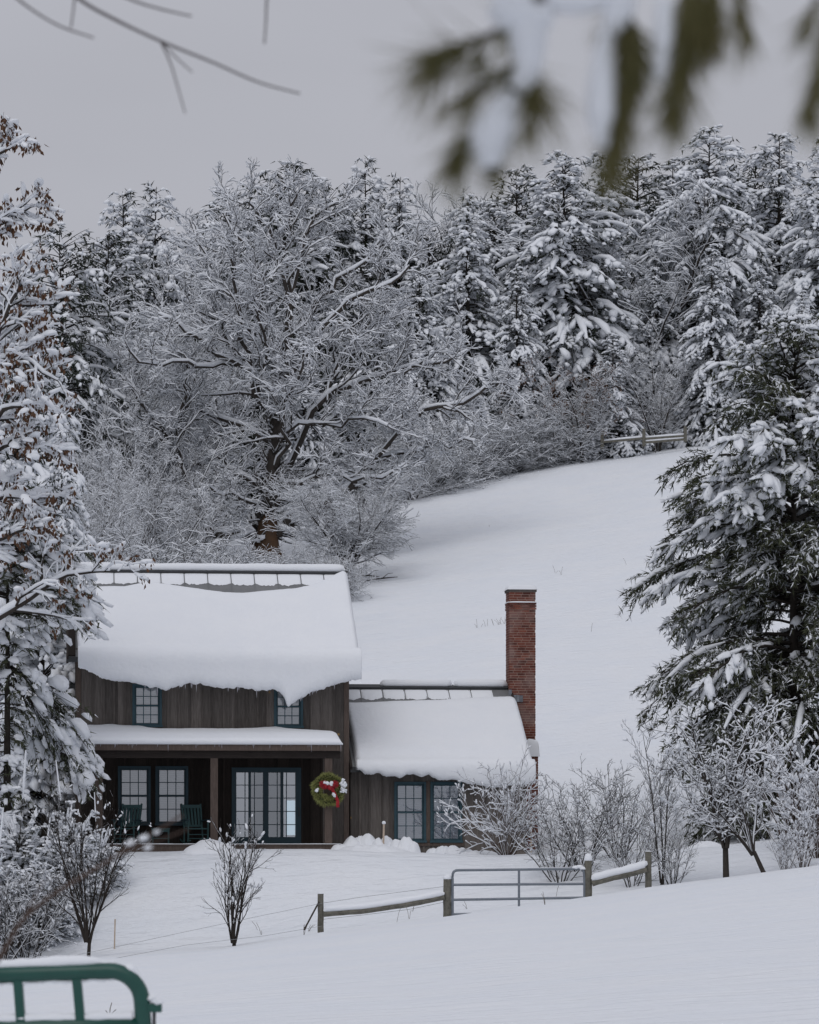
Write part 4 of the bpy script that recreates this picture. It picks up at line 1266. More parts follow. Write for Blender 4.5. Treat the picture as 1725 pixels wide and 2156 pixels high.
# ---- the big bare maple behind the house
def big_maple():
    rng = np.random.default_rng(77)
    d = 176.0
    base = P(560, 1185, d); base[2] = float(G(base[0], d)) - .3
    J = P(562, 1128, d)
    rel = lambda a: a - base
    g = Geo(); sn = Geo(); gt = Geo()
    tr, rt = limb([(560, 1190), (561, 1150), (564, 1100), (572, 1020), (580, 940), (590, 860), (600, 780), (607, 700), (612, 640)], d, 1.0, .28, 16)
    rt = np.interp(np.linspace(0, 1, 16), [0, .08, .16, .3, .6, 1], [1.1, .86, .62, .42, .32, .18])
    g.add(*tubes(rel(tr[4:])[None], rt[None, 4:] * .999, 12))
    tr0, rt0 = tr, rt; tr, rt = tr[:5], rt[:5]
    gt.add(*tubes(rel(tr)[None], rt[None], 12))
    tr, rt = tr0, rt0
    L = [  # picture points, depth drift, radius
        ([(545, 1150), (500, 1135), (450, 1112), (400, 1085), (350, 1060), (300, 1040), (245, 1030)], -3, .40),
        ([(420, 1098), (400, 1050), (380, 1000), (375, 950), (350, 900), (310, 860), (275, 815)], -1, .26),
        ([(385, 985), (360, 930), (320, 905), (270, 880), (225, 850)], 2, .2),
        ([(375, 945), (372, 880), (395, 815), (400, 750)], -1, .2),
        ([(590, 1125), (640, 1085), (700, 1050), (750, 1010), (800, 965), (835, 920), (860, 880)], -2, .40),
        ([(850, 900), (900, 865), (960, 850), (1030, 815), (1075, 790)], -1, .2),
        ([(855, 885), (845, 830), (865, 780), (850, 720)], 1, .17),
        ([(800, 965), (860, 955), (930, 930), (1000, 925)], -2, .14),
        ([(575, 1010), (620, 960), (650, 890), (690, 840), (760, 800), (840, 780), (930, 760), (990, 735)], 1, .27),
        ([(690, 845), (700, 790), (740, 720), (790, 680), (830, 640)], 3, .19),
        ([(650, 890), (720, 870), (790, 855), (860, 860)], -3, .16),
        ([(585, 905), (545, 830), (500, 770), (450, 730), (390, 690), (330, 660)], -1, .25),
        ([(500, 770), (480, 700), (460, 630), (440, 560), (415, 490)], 2, .18),
        ([(545, 835), (520, 740), (505, 650), (500, 560), (480, 470)], -3, .2),
        ([(590, 880), (570, 780), (560, 680), (540, 580), (510, 480), (480, 400)], 2, .22),
        ([(598, 800), (650, 740), (700, 660), (760, 620), (830, 590), (870, 570)], -2, .22),
        ([(606, 710), (660, 650), (700, 590), (770, 540), (800, 480)], 1, .19),
        ([(610, 660), (600, 580), (590, 500), (560, 430), (530, 370), (500, 345)], -1, .19),
        ([(612, 640), (630, 560), (640, 480), (650, 410), (690, 370), (720, 355)], 1, .19),
        ([(615, 620), (600, 520), (610, 430), (615, 360), (625, 320)], 0, .17),
        ([(600, 780), (560, 720), (520, 690), (470, 660), (420, 600), (400, 540)], 4, .17),
        ([(580, 940), (520, 900), (460, 870), (400, 850), (340, 800), (300, 740)], 4, .2),
        ([(568, 1060), (520, 1010), (470, 985), (410, 970), (340, 985), (280, 960)], 4, .2),
        ([(572, 1030), (630, 1010), (700, 1000), (770, 1010), (830, 1000)], -4, .18),
        ([(566, 1075), (520, 1060), (470, 1040), (420, 1035)], -5, .14),
        ([(575, 1000), (610, 930), (600, 850), (630, 780), (640, 700)], -5, .18),
        ([(590, 870), (560, 800), (570, 720), (545, 640), (560, 560)], -5, .17),
        ([(585, 930), (640, 890), (700, 900), (760, 880), (820, 890)], -5, .15),
        ([(500, 770), (440, 770), (380, 760), (320, 770), (270, 750)], -4, .15),
    ]
    K = 10; Q = []; R = []
    L = [([(a, b if b > 560 else 560 - (560 - b) * .66) for a, b in pts], dep, r) for pts, dep, r in L]
    for pts, dep, r in L:
        q, rr = limb(pts, d, r * .62, .045, K, dep, rng, .14); Q.append(rel(q)); R.append(rr)
    Q = np.array(Q); R = np.array(R)
    def put(Pp, Rr, S, a, b, cap, S2=3, keep=1.0, th=0.0):
        g.add(*tubes(Pp, Rr, S)); sn.add(*snow_on(rng, Pp, Rr, S2, a, b, cap, th, keep))
    put(Q, R, 7, .80, .05, .26, 6)
    q1, r1 = grow(rng, Q, R, 11, .15, 1.0, 48, .36, .10, 8, .26, .55, .034, plane=(1, .8, .8))
    put(q1, r1, 5, .8, .035, .12, 4)
    q2, r2 = grow(rng, q1, r1, 8, .10, 1.0, 46, .42, .07, 6, .26, .55, .021)
    put(q2, r2, 3, .9, .032, .09, 3)
    q3, r3 = grow(rng, q2, r2, 6, .10, 1.0, 46, .52, .05, 3, .24, .6, .013)
    put(q3, r3, 3, .9, .031, .075, 3, .96)
    q0, r0_ = grow(rng, tr[None] - base, rt[None], 60, .12, .9, 60, .13, .12, 6, .25, .25, .02)
    put(q0, r0_, 4, .8, .02, .07, 3)
    q00, r00 = grow(rng, q0, r0_, 9, .2, 1.0, 45, .5, .05, 4, .22, .6, .012)
    put(q00, r00, 3, .8, .016, .05, 3)
    # snow lodged in the crotch
    V, Fc = blobs(rng, np.array([rel(P(535, 1138, d - .8)), rel(P(600, 1112, d - .8)), rel(P(507, 1128, d - .8)), rel(P(650, 1078, d - 1))]), np.array([[1., 0, .3], [1, 0, -.5], [1, 0, .4], [1, 0, -.6]]), np.array([[.7, .3, .22], [.4, .3, .2], [.8, .3, .2], [.8, .3, .2]]), 1, .2)
    sn.add(V, Fc)
    t = tree_obj('maple_tree', 'huge spreading bare maple laced with snow, standing behind the house roof', 'tree', base, gt.mesh('maple_trunk', M['barkmaple'], True), sn.mesh('maple_snow', M['snow_fine'], True), None)
    link('limbs', g.mesh('maple_limbs', M['barklimb'], True), t)
big_maple()

# ---- bare broad-leaved trees, saplings and shrubs
def bare(seed, H, spread, nst, lev, r0, lean=.25, trunk=0.0, bark='bark', sa=.8, sb=.016, cap=.06, keep=1.0, th=.1, leaves=0, K0=8, curv=.09, clumps=0, csize=.08, twist=None, plane=None):
    """stems from the ground (or from a trunk of height trunk), then levels of branching.
    lev: list of (n, t0, t1, angle, ratio, up, K, curv, rr, rmin)"""
    rng = np.random.default_rng(seed)
    g = Geo(); sn = Geo(); ex = []
    az = np.arange(nst) * 2.4 + rng.uniform(0, 1, nst)
    el = rng.uniform(.15, 1.0, nst) * lean
    d = norm(np.stack([np.cos(az) * np.sin(el), np.sin(az) * np.sin(el), np.cos(el)], -1))
    L = (H - trunk) * rng.uniform(.75, 1.0, nst)
    st = (L / (K0 - 1))[:, None]
    pts = [np.stack([np.cos(az), np.sin(az), 0 * az], -1) * (.08 if trunk else spread * .12) * rng.random((nst, 1)) + UP * trunk]
    dd = d
    for k in range(K0 - 1):
        pts.append(pts[-1] + dd * st)
        dd = norm(dd + rng.normal(0, curv, (nst, 3)) + np.stack([np.cos(az), np.sin(az), 0 * az], -1) * spread * .02 + UP * .04)
    Q = np.stack(pts, 1); R = r0 * rng.uniform(.7, 1.1, (nst, 1)) * np.linspace(1, .22, K0)[None]
    if trunk:
        tp = np.stack([np.linspace(0, .06, 5), np.zeros(5), np.linspace(-.2, trunk + .1, 5)], -1); g.add(*tubes(tp[None], (r0 * np.array([1.9, 1.6, 1.45, 1.35, 1.25]))[None], 8))
    g.add(*tubes(Q, R, 5)); sn.add(*snow_on(rng, Q, R, 4, sa, sb * 1.4, cap * 1.3, th))
    last = (Q, R)
    for (n, t0, t1, an, ra, up, K, cu, rr, rm) in lev:
        q, r = grow(rng, *last, n, t0, t1, an, ra, up, K, cu, rr, rm, plane=plane)
        g.add(*tubes(q, r, 3)); sn.add(*snow_on(rng, q, r, 3, sa, sb, cap, th, keep))
        last = (q, r)
    if clumps:       # tufts of snow caught on twig ends
        k = rng.choice(len(last[0]), min(clumps, len(last[0])), replace=False)
        C = last[0][k, rng.integers(1, last[0].shape[1], len(k))] + UP * csize * .3
        s = csize * rng.uniform(.45, 1.25, (len(k), 1))
        V, Fc = blobs(rng, C, norm(last[0][k, -1] - last[0][k, 0]) * [1, 1, .9], s * np.array([[1.45, .62, .55]]), 1, .35, .7)
        sn.add(V, Fc)
    if leaves:       # dead leaves still hanging in bunches
        k = rng.choice(len(last[0]), leaves // 6)
        C = np.repeat(last[0][k, -1], 6, 0) + rng.normal(0, .10, (len(k) * 6, 3))
        dn = norm(rng.normal(0, .45, C.shape) - UP); a = norm(np.cross(dn, rng.normal(0, 1, C.shape)))
        s = rng.uniform(.09, .19, (len(C), 1))
        V = np.stack([C, C + dn * s * .5 + a * s * .22, C + dn * s, C + dn * s * .5 - a * s * .22], 1).reshape(-1, 3)
        lf = Geo().add(V, np.arange(len(V)).reshape(-1, 4))
        ex.append(('leaves', lf.mesh('dead_leaves', M['leaf'])))
    return g.mesh('bare_wood', M[bark], True), sn.mesh('bare_snow', M['snow_fine'], True), ex

# ---- conifers
def conifer(seed, H, prof, whorl=.5, per=5, e0=-4, e1=38, droop=.35, tw=4.5, twl=.30, nd=9, nl=.19, nw=.05, snow=.8, bs=(.11, .22), blev=0, flecks=.25, bark='barkdark', leafmat='needle', tw_ang=48, bare_low=.0, lump=.7, tdroop=.35, zmin=.05, patch=0.0, ntip=.55, pmax=.8, irr=.22, fine=False, ridge=1.0, extra=None, thick=.16, plow=0.0, rw=1.0, pz=1.1, pout=.12):
    rng = np.random.default_rng(seed)
    zs = np.arange(zmin * H, H * .985, whorl * (.7 + .3 * 1))
    z = np.repeat(zs, per); nb = len(z)
    z = z + rng.uniform(-.3, .3, nb) * whorl
    f = np.clip(z / H, 0, 1)
    az = rng.uniform(0, 2 * np.pi, nb)
    lobe = 1 + irr * np.sin(az * 3 + f * 9 + seed) + irr * .6 * np.sin(az * 5 - f * 14)
    L = np.interp(f, prof[0], prof[1]) * lobe * rng.uniform(.72, 1.15, nb)
    e = rad(1) * (e0 + (e1 - e0) * f ** 2.2) + rng.normal(0, .09, nb)
    K = 7; s = np.linspace(0, 1, K)
    r_ = L[:, None] * s * (1 - .10 * s)
    zz = z[:, None] + L[:, None] * (np.tan(e)[:, None] * s - droop * (1 - f[:, None] * .6) * s ** 2.2)
    aa = az[:, None] + rng.normal(0, .10, nb)[:, None] * s
    B = np.stack([np.cos(aa) * r_, np.sin(aa) * r_, zz], -1)
    if extra is not None:      # boughs drawn one by one
        B = np.concatenate([B, extra]); L = np.concatenate([L, np.linalg.norm(np.diff(extra, axis=1), axis=2).sum(1) * 1.7]); nb = len(B)
        az = np.concatenate([az, np.zeros(len(extra))]); z = np.concatenate([z, extra[:, 0, 2]])
    rb = (.012 + .010 * L)[:, None] * np.linspace(1, .25, K)
    g = Geo(); sn = Geo(); nl_ = Geo()
    th = np.linspace(0, 1, 12)
    wob = .004 * H * np.stack([np.sin(th * 7 + seed), np.cos(th * 5 + seed), 0 * th], -1) * th[:, None]
    tp = np.stack([0 * th, 0 * th, th * H * .985 - .3 * (th == 0)], -1) + wob
    g.add(*tubes(tp[None], (H * .0125 * (1 - th * .95))[None], 9)); g.add(*tubes(B, rb, 4))
    # twigs in a flat fan on both sides of every branch
    nt_ = np.maximum(3, (L * tw).astype(int)); idx = np.repeat(np.arange(nb), nt_); m = len(idx)
    t = rng.uniform(.05, 1, m) ** .75
    fi = t * (K - 1); i = np.minimum(fi.astype(int), K - 2); w = (fi - i)[:, None]
    C = B[idx, i] * (1 - w) + B[idx, i + 1] * w
    T = norm(B[idx, i + 1] - B[idx, i])
    side = norm(np.cross(T, UP)); sg = rng.choice([-1., 1.], m)[:, None]
    a = rad(tw_ang) * rng.uniform(.3, 1.25, m)[:, None]
    d = norm(np.cos(a) * T + np.sin(a) * side * sg + UP * rng.normal(-.05, thick, (m, 1)))
    tl = np.clip(L[idx] * twl * (1.2 - .75 * t) + .18, .25, 1.6) * rng.uniform(.65, 1.2, m)
    TK = 4; u = np.linspace(0, 1, TK)
    Q = C[:, None] + d[:, None] * (tl[:, None] * u)[..., None] - UP * (tdroop * tl[:, None] * u ** 2)[..., None]
    if fine: g.add(*tubes(Q[:, ::3], np.broadcast_to(np.array([.011, .005]), (m, 2)), 3))
    # needles
    k = np.maximum(2, (tl * nd).astype(int)); j = np.repeat(np.arange(m), k); n = len(j)
    v = rng.uniform(.05, 1, n) ** .8 * (TK - 1); ii = np.minimum(v.astype(int), TK - 2); ww = (v - ii)[:, None]
    N0 = Q[j, ii] * (1 - ww) + Q[j, ii + 1] * ww
    ND = norm(Q[j, ii + 1] - Q[j, ii])
    V, Fc = needle_tris(rng, N0, ND * ntip, nl, nw, .42, .12)
    # share of the needle sprays that are white with clinging snow
    fl = rng.random(n) < flecks
    sel = np.repeat(fl, 3)
    nl_.add(V[~sel], np.arange((~sel).sum()).reshape(-1, 3))
    sn.add(V[sel] + np.array([0, 0, nl * .18]), np.arange(sel.sum()).reshape(-1, 3))
    # pads of snow on twigs and branch ends
    pf = 1.0
    if patch:     # snow has slid off some boughs
        pf = np.where(vnoise(np.cos(az[idx]) * 2 * pz + seed, z[idx] * pz + np.sin(az[idx]) * 2 * pz, seed) < patch + plow * (.55 - z[idx] / H), pout, 1.0)
    pk = rng.random(m) < snow * pf * np.clip(.45 + .6 * t, 0, 1)
    q = Q[pk]; l_ = tl[pk]; mm = len(q)
    u0 = rng.uniform(.35, .7, mm) * (TK - 1); i0 = np.minimum(u0.astype(int), TK - 2); w0 = (u0 - i0)[:, None]
    c = q[np.arange(mm), i0] * (1 - w0) + q[np.arange(mm), i0 + 1] * w0
    dd = norm(q[:, -1] - q[:, 0])
    wd = rng.uniform(*bs, mm) * np.clip(.6 + .4 * l_, .5, 1.3)
    S = np.stack([np.clip(l_ * .52, .10, pmax) * rng.uniform(.7, 1.15, mm), wd, wd * lump], -1)
    sn.add(*blobs(rng, c + UP * (wd * .22)[:, None], dd, S, blev, .30, .45))
    # second, smaller lumps
    p2 = rng.random(mm) < .6
    c2 = q[p2, -1] + rng.normal(0, .05, (p2.sum(), 3)); w2 = wd[p2] * rng.uniform(.45, .8, p2.sum())
    sn.add(*blobs(rng, c2 + UP * (w2 * .3)[:, None], dd[p2], np.stack([w2 * 1.5, w2, w2 * lump], -1), 0, .3, .5))
    # ridge of snow along the outer half of each branch
    bk = rng.random(nb) < snow * .8 * ridge
    bb = B[bk][:, (2 if rw > 1 else 3)::(1 if rw <= 1 else 1)][:, -4:]; rr = rw * np.minimum(.05 + .02 * L[bk], .12)[:, None] * np.array([.5, 1, .95, .5]) * rng.uniform(.6, 1.2, (bk.sum(), 4))
    sn.add(*tubes(bb + UP * (rr * .5)[..., None], rr, 5))
    return (g.mesh('conifer_wood', M[bark], True), nl_.mesh('conifer_needles', M[leafmat]), sn.mesh('conifer_snow', M['snow_fine'], True))

def top_of(me):
    a = np.empty(len(me.vertices) * 3, np.float32); me.vertices.foreach_get('co', a); return float(a[2::3].max())

def put_conifer(v, label, px, ptop, d, group, rz, wide=1.0, name='pine_tree', pbase=None):
    """a conifer whose top shows at (px, ptop), rooted in the ground at depth d"""
    me = v; H0 = max(top_of(m_) for m_ in me)
    top = P(px, ptop, d); zb = float(G(top[0], d)) - .3
    k = (top[2] - zb) / H0
    t = thing(name, label, 'tree', (top[0], d, zb), rz, group, (k * wide, k * wide, k))
    link('trunk', me[0], t); link('needles', me[1], t, kind='stuff'); link('snow_cover', me[2], t, kind='stuff')
    return t
SPIRE = ([0, .1, .35, .7, .88, .96, 1], [2.6, 3.0, 2.8, 1.9, 1.0, .5, .15])
BROAD = ([0, .1, .3, .5, .7, .85, .93, .97, 1], [3.8, 4.7, 4.6, 3.9, 2.8, 1.7, .95, .55, .12])
ROUND = ([0, .15, .4, .65, .85, .94, 1], [2.6, 3.3, 3.4, 2.8, 1.8, 1.0, .25])
SKIRT = ([0, .08, .3, .6, .85, .95, 1], [3.7, 4.1, 3.5, 2.3, 1.1, .5, .12])
KW = dict(whorl=.50, per=8, tw=4.6, nd=7, nl=.32, nw=.08, flecks=.28, tdroop=.75, pmax=.75, irr=.16, rw=1.6, lump=.7, ridge=1.25, e0=8, e1=40)
VA = conifer(1, 20, BROAD, droop=.85, snow=.70, bs=(.13, .26), patch=.34, **KW)
VB = conifer(2, 20, SKIRT, droop=1.0, snow=.78, bs=(.13, .26), patch=.30, **KW)
VC = conifer(3, 18, SPIRE, droop=.70, snow=.74, bs=(.14, .30), patch=.34, **KW)
VD = conifer(4, 18, ROUND, droop=.62, snow=.42, bs=(.12, .24), patch=.5, **{**KW, 'flecks': .10, 'rw': 1.2})
GF = 'snowy conifers along the top of the field'
FAR = [  # variant, label, column, top row, depth, turn, width
    (VA, 'tallest snowy pine on the hill, pointed top clear against the sky at right', 1492, 262, 221, .3, 1.0),
    (VB, 'young snowy spruce in front of the tallest pine, skirts near the rail fence', 1500, 512, 213, 1.2, 1.0),
    (VA, 'broad snowy pine right of the hill field centre with wide lower boughs', 1190, 318, 218, 2.2, 1.12),
    (VB, 'leaning snowy pine with long sloping boughs left of the broad pine', 985, 405, 214, 3.4, 1.05),
    (VD, 'dark slim pine rising between the two tall pines at right', 1590, 318, 236, .8, 1.0),
    (VA, 'tall ragged pine with dark top near the right picture edge', 1640, 280, 226, 4.2, .95),
    (VB, 'snow-draped pine cut off by the right picture edge behind the near pine', 1735, 288, 217, 5.1, 1.05),
    (VD, 'thin-topped pine just right of the hanging needle bough', 1340, 318, 236, 2.9, 1.1),
    (VA, 'pine top half hidden behind the hanging needle bough', 1270, 318, 234, 1.7, .9),
    (VD, 'ragged pine whose open top shows below the blurred bough', 1090, 350, 232, .1, 1.0),
    (VB, 'small drooping snowy pine at the field edge beside the brown-leaved oak', 1290, 700, 211, 4.4, 1.25),
    (VD, 'shaded snowy pine behind the leaning pine, seen above the maple branches', 905, 470, 224, 5.3, 1.05),
    (VC, 'snowy spire pine standing right above the big maple', 770, 322, 226, .6, .85),
    (VC, 'short narrow spire next to the taller spire above the maple', 842, 362, 224, 2.7, .8),
    (VD, 'dark round-topped evergreen showing through the top of the maple', 600, 335, 222, 1.5, 1.25),
    (VD, 'dark evergreen shoulder left behind the top of the maple', 490, 395, 219, 3.9, 1.15),
    (VD, 'dark evergreen right behind the top of the maple', 690, 380, 225, 4.9, 1.0),
    (VC, 'left one of the twin snow-clumped spruces on the left skyline', 260, 392, 205, .2, .95),
    (VC, 'right one of the twin snow-clumped spruces on the left skyline', 328, 382, 206, 3.3, .95),
    (VD, 'low snowy spruce below the twin spruces', 225, 480, 198, 2.3, 1.1),
    (VD, 'broken dark pine at left skyline with brownish top', 130, 470, 176, 5.6, 1.0),
    (VB, 'snowy pine deep in the wood behind the small bare tree', 1400, 420, 228, .9, 1.0),
    (VB, 'snow-covered lower pine between the broad pine and the leaning pine', 1090, 560, 212, 2.0, .95),
    (VA, 'snowy pine filling the gap left of the near pine crown', 1600, 560, 215, 3.0, .85),
    (VD, 'shaded pine in the wood behind the spire trees', 810, 420, 232, 1.1, 1.2),
    (VB, 'low snow-hung pine behind the near pine tip', 1690, 610, 207, 1.9, .9),
    (VD, 'shaded evergreen behind the maple limbs at centre', 560, 560, 214, 1.0, 1.3),
    (VD, 'shaded evergreen behind the maple limbs at left', 400, 560, 208, 2.1, 1.25),
    (VD, 'shaded evergreen behind the maple limbs at right', 760, 560, 214, 3.0, 1.25),
    (VB, 'snowy evergreen low behind the maple trunk', 640, 720, 203, 4.0, 1.2),
    (VA, 'snowy pine filling the skyline between the bare treetop and the broad pine', 1040, 420, 230, .5, 1.0),
    (VB, 'snowy pine in the shade right of the bare pale tree', 1420, 330, 238, 1.5, 1.1),
    (VA, 'pine crown in the second row between the tallest pine and the edge', 1545, 350, 240, 2.5, 1.0),
    (VB, 'heavily snowed pine low between the broad pine and the young spruce', 1380, 560, 217, 3.6, 1.1),
    (VD, 'snow-dusted pine in the second row left of the broad pine', 1140, 385, 238, 4.6, 1.1),
    (VB, 'snow-heavy pine rising behind the right end of the maple', 880, 560, 212, 5.6, 1.1),
]
for v, lab, px, pt, d, rz, w in FAR: put_conifer(v, lab, px, pt, d, GF, rz, w * (1.28 if px > 860 else 1.15))

# bare trees at the wood edge
LV = [(9, .15, 1, 40, .34, .22, 5, .2, .6, .014), (7, .15, 1, 40, .42, .12, 4, .2, .6, .011), (4, .2, 1, 40, .5, .05, 3, .2, .6, .009)]
b1 = bare(31, 9, 2.2, 7, LV, .075, .30, 0, 'bark', .8, .016, .05)
b2 = bare(32, 8, 2.6, 9, [(8, .1, 1, 48, .34, .10, 5, .22, .6, .013), (7, .15, 1, 44, .42, .03, 4, .22, .6, .010), (4, .2, 1, 44, .5, 0, 3, .22, .6, .008)], .06, .5, 0, 'bark', .8, .018, .05)
b3 = bare(33, 4.2, 2.5, 20, [(10, .1, 1, 50, .36, -.03, 5, .24, .6, .011), (7, .15, 1, 46, .42, -.03, 4, .24, .6, .008)], .026, 1.15, 0, 'bark', .9, .015, .05)
b4 = bare(34, 12, 2.0, 4, [(9, .2, 1, 45, .42, .2, 6, .18, .6, .02), (8, .2, 1, 42, .45, .12, 4, .18, .6, .012), (6, .2, 1, 40, .5, .08, 4, .18, .6, .009)], .14, .35, 2.0, 'bark', .8, .022, .09)
def co_z(me):
    a = np.empty(len(me.vertices) * 3, np.float32); me.vertices.foreach_get('co', a); return a[2::3]

def put_bare(b, H0, name, label, cat, px, ptop, d, group=None, rz=0, wide=1.0):
    H0 = np.percentile(co_z(b[0]), 99.7)
    top = P(px, ptop, d); zb = float(G(top[0], d)) - .15
    k = (top[2] - zb) / H0
    return tree_obj(name, label, cat, (top[0], d, zb), b[0], b[1], None, group=group, extra=b[2], rz=rz, scale=(k * wide, k * wide, k))
put_bare(b4, 11, 'bare_tree', 'pale bare snowy tree standing among the pines below the needle bough', 'tree', 1335, 400, 219, rz=.6, wide=1.2)
put_bare(b4, 11, 'bare_tree', 'small sparse bare treetop against the sky between pines', 'tree', 905, 405, 229, rz=2.0)
put_bare(b1, 8.3, 'bare_tree', 'thin snowy tree at the field edge beside the far rail fence', 'tree', 1385, 700, 211, rz=1.0)
lf = bare(36, 7, 2.2, 6, [(9, .15, 1, 45, .45, .05, 5, .18, .6, .014), (8, .15, 1, 42, .45, .02, 4, .18, .6, .010), (4, .2, 1, 38, .5, 0, 3, .16, .6, .008)], .07, .6, .8, 'bark', .8, .018, .06, leaves=2600)
put_bare(lf, 6, 'oak_tree', 'small oak with rusty brown leaves at the field edge', 'tree', 1225, 752, 209, rz=.3, wide=1.1)
GT = 'snow-laced saplings in the thicket left of the maple'
rngT = np.random.default_rng(90)
k = 0
for (px, pt, d) in [(205, 600, 190), (265, 545, 196), (330, 560, 198), (395, 600, 196), (455, 640, 194), (180, 720, 180), (250, 690, 184), (320, 720, 186), (390, 740, 186), (170, 850, 168), (240, 820, 172), (310, 850, 174), (370, 880, 176), (200, 960, 158), (270, 950, 162), (340, 980, 164), (400, 990, 170), (225, 1060, 150), (150, 960, 150), (760, 900, 196), (830, 800, 204)]:
    b, h = ((b1, 8.3), (b2, 6.8))[k % 2]
    row = 'below the twin spruces' if pt < 700 else ('in the middle of the slope') if pt < 940 else 'low above the house roof'
    lab = ('grey sapling laced with snow left of the maple, ' + row) if px < 500 else 'slender grey sapling laced with snow behind the right limbs of the maple'
    put_bare(b, h, 'sapling', lab, 'sapling', px, pt, d, GT, rngT.uniform(0, 6), rngT.uniform(.7, 1.0)); k += 1
GB = 'snowy brush along the edge of the field'
for k, (px, py, h, d) in enumerate([(905, 900, 0, 203), (950, 850, 0, 206), (990, 880, 0, 206), (1030, 850, 0, 208), (1070, 870, 0, 208), (1110, 830, 0, 210), (1150, 860, 0, 210), (1190, 840, 0, 211), (1240, 880, 0, 212), (1300, 830, 0, 213), (1330, 870, 0, 213), (1400, 850, 0, 214), (1440, 870, 0, 214), (870, 930, 0, 200), (930, 960, 0, 203), (1010, 950, 0, 206), (1090, 930, 0, 208), (1480, 800, 0, 215)]):
    b, hh = ((b3, 3.2), (b2, 6.8))[k % 3 == 2]
    where = 'right of the maple' if px < 1060 else ('under the broad pine' if px < 1260 else 'by the rail fence')
    put_bare(b, hh, 'brush_shrub', 'tangled snowy shrub in the brush along the field edge ' + where, 'shrub', px, py, d, GB, k * 1.7, (2.0 if px in (1318, 1405) else 1.5) if b is b3 else 1.0)
b5 = bare(37, 6.2, 3.6, 10, [(12, .12, 1, 45, .42, -.02, 5, .14, .6, .012), (11, .12, 1, 38, .42, -.05, 4, .14, .6, .008), (4, .15, 1, 34, .5, -.03, 3, .14, .6, .007)], .06, .95, .6, 'barkdark', .7, .012, .04)
put_bare(b5, 4.6, 'fruit_tree', 'low wide twiggy tree right behind the end of the roof ridge', 'tree', 735, 985, 166, rz=1.1, wide=1.25)
for k, (px, py, d) in enumerate([(350, 1085, 150), (410, 1120, 152), (460, 1130, 152), (505, 1150, 154), (610, 1140, 160), (650, 1130, 160), (690, 1150, 158), (300, 1080, 146)]):
    put_bare(b3, 3.2, 'shrub', 'rounded snowy shrub above the roof ridge at the foot of the maple', 'shrub', px, py, d, 'shrubs at the foot of the maple', k * 2.1, 1.25)

# ------------------------------------------------------------------ near trees
def near_pine():
    d = 92.0
    prof = ([0, .05, .19, .31, .52, .67, .80, .876, .93, .97, 1], [2.7, 3.1, 3.6, 4.1, 4.3, 3.6, 2.9, 2.2, 1.1, .6, .2])
    v = conifer(52, 14.3, prof, whorl=.30, per=8, e0=8, e1=34, droop=.55, tw=6.6, twl=.20, nd=34, nl=.20, nw=.042, thick=.34, plow=.45, snow=.95, pz=.75, pout=.06, bs=(.075, .165), blev=1, flecks=.24, ridge=.30, rw=.75,
                bark='barkdark', leafmat='pine', fine=True, tw_ang=44, tdroop=.38, lump=.85, patch=.50, ntip=.6, zmin=.04, pmax=.36, irr=.16)
    t = put_conifer(v, 'large green pine with snowy boughs reaching in from the right picture edge', 1672, 640, d, None, .4, 1.0)
def top_conifers_left():
    d = 83.0
    top = P(16, 985, d); zb = float(G(top[0], d)) - .3; H = float(top[2] - zb)
    ex = []
    for pts, dep in (([(30, 1390), (90, 1412), (140, 1440), (188, 1482), (222, 1530), (240, 1570)], -.5), ([(30, 1425), (95, 1465), (145, 1515), (178, 1560), (190, 1600)], -.9), ([(30, 1400), (80, 1440), (120, 1490), (150, 1550)], .2),
                     ([(30, 1130), (120, 1140), (200, 1155), (285, 1195)], .3), ([(30, 1205), (110, 1210), (185, 1225), (255, 1215)], -.4), ([(28, 1160), (110, 1185), (180, 1215), (228, 1250)], -.7), ([(28, 1070), (100, 1085), (165, 1100), (215, 1120)], .5)):
        q, _ = limb(pts, d, .1, .1, 7, dep); q = q - np.array([top[0], d, zb]); ex.append(q)
    prof = ([0, .09, .21, .27, .33, .43, .48, .51, .62, .66, .72, .80, .935, 1], [1.9, 1.7, .8, .45, .45, .6, .7, .7, .8, 1.2, 2.0, 2.1, 1.5, .4])
    v = conifer(61, H, prof, extra=np.array(ex), ridge=.5, whorl=.42, per=8, e0=0, e1=30, droop=.40, tw=6.5, twl=.24, nd=24, nl=.19, nw=.042, thick=.28, snow=.78, bs=(.12, .26), blev=1, flecks=.14,
                bark='barkdark', leafmat='pine', fine=True, tdroop=.5, lump=.8, patch=.38, ntip=.6, pmax=.34)
    t = put_conifer(v, 'snow-bent pine left of the house, its bough over the porch roof', 16, 985, d, None, 1.1, 1.0)
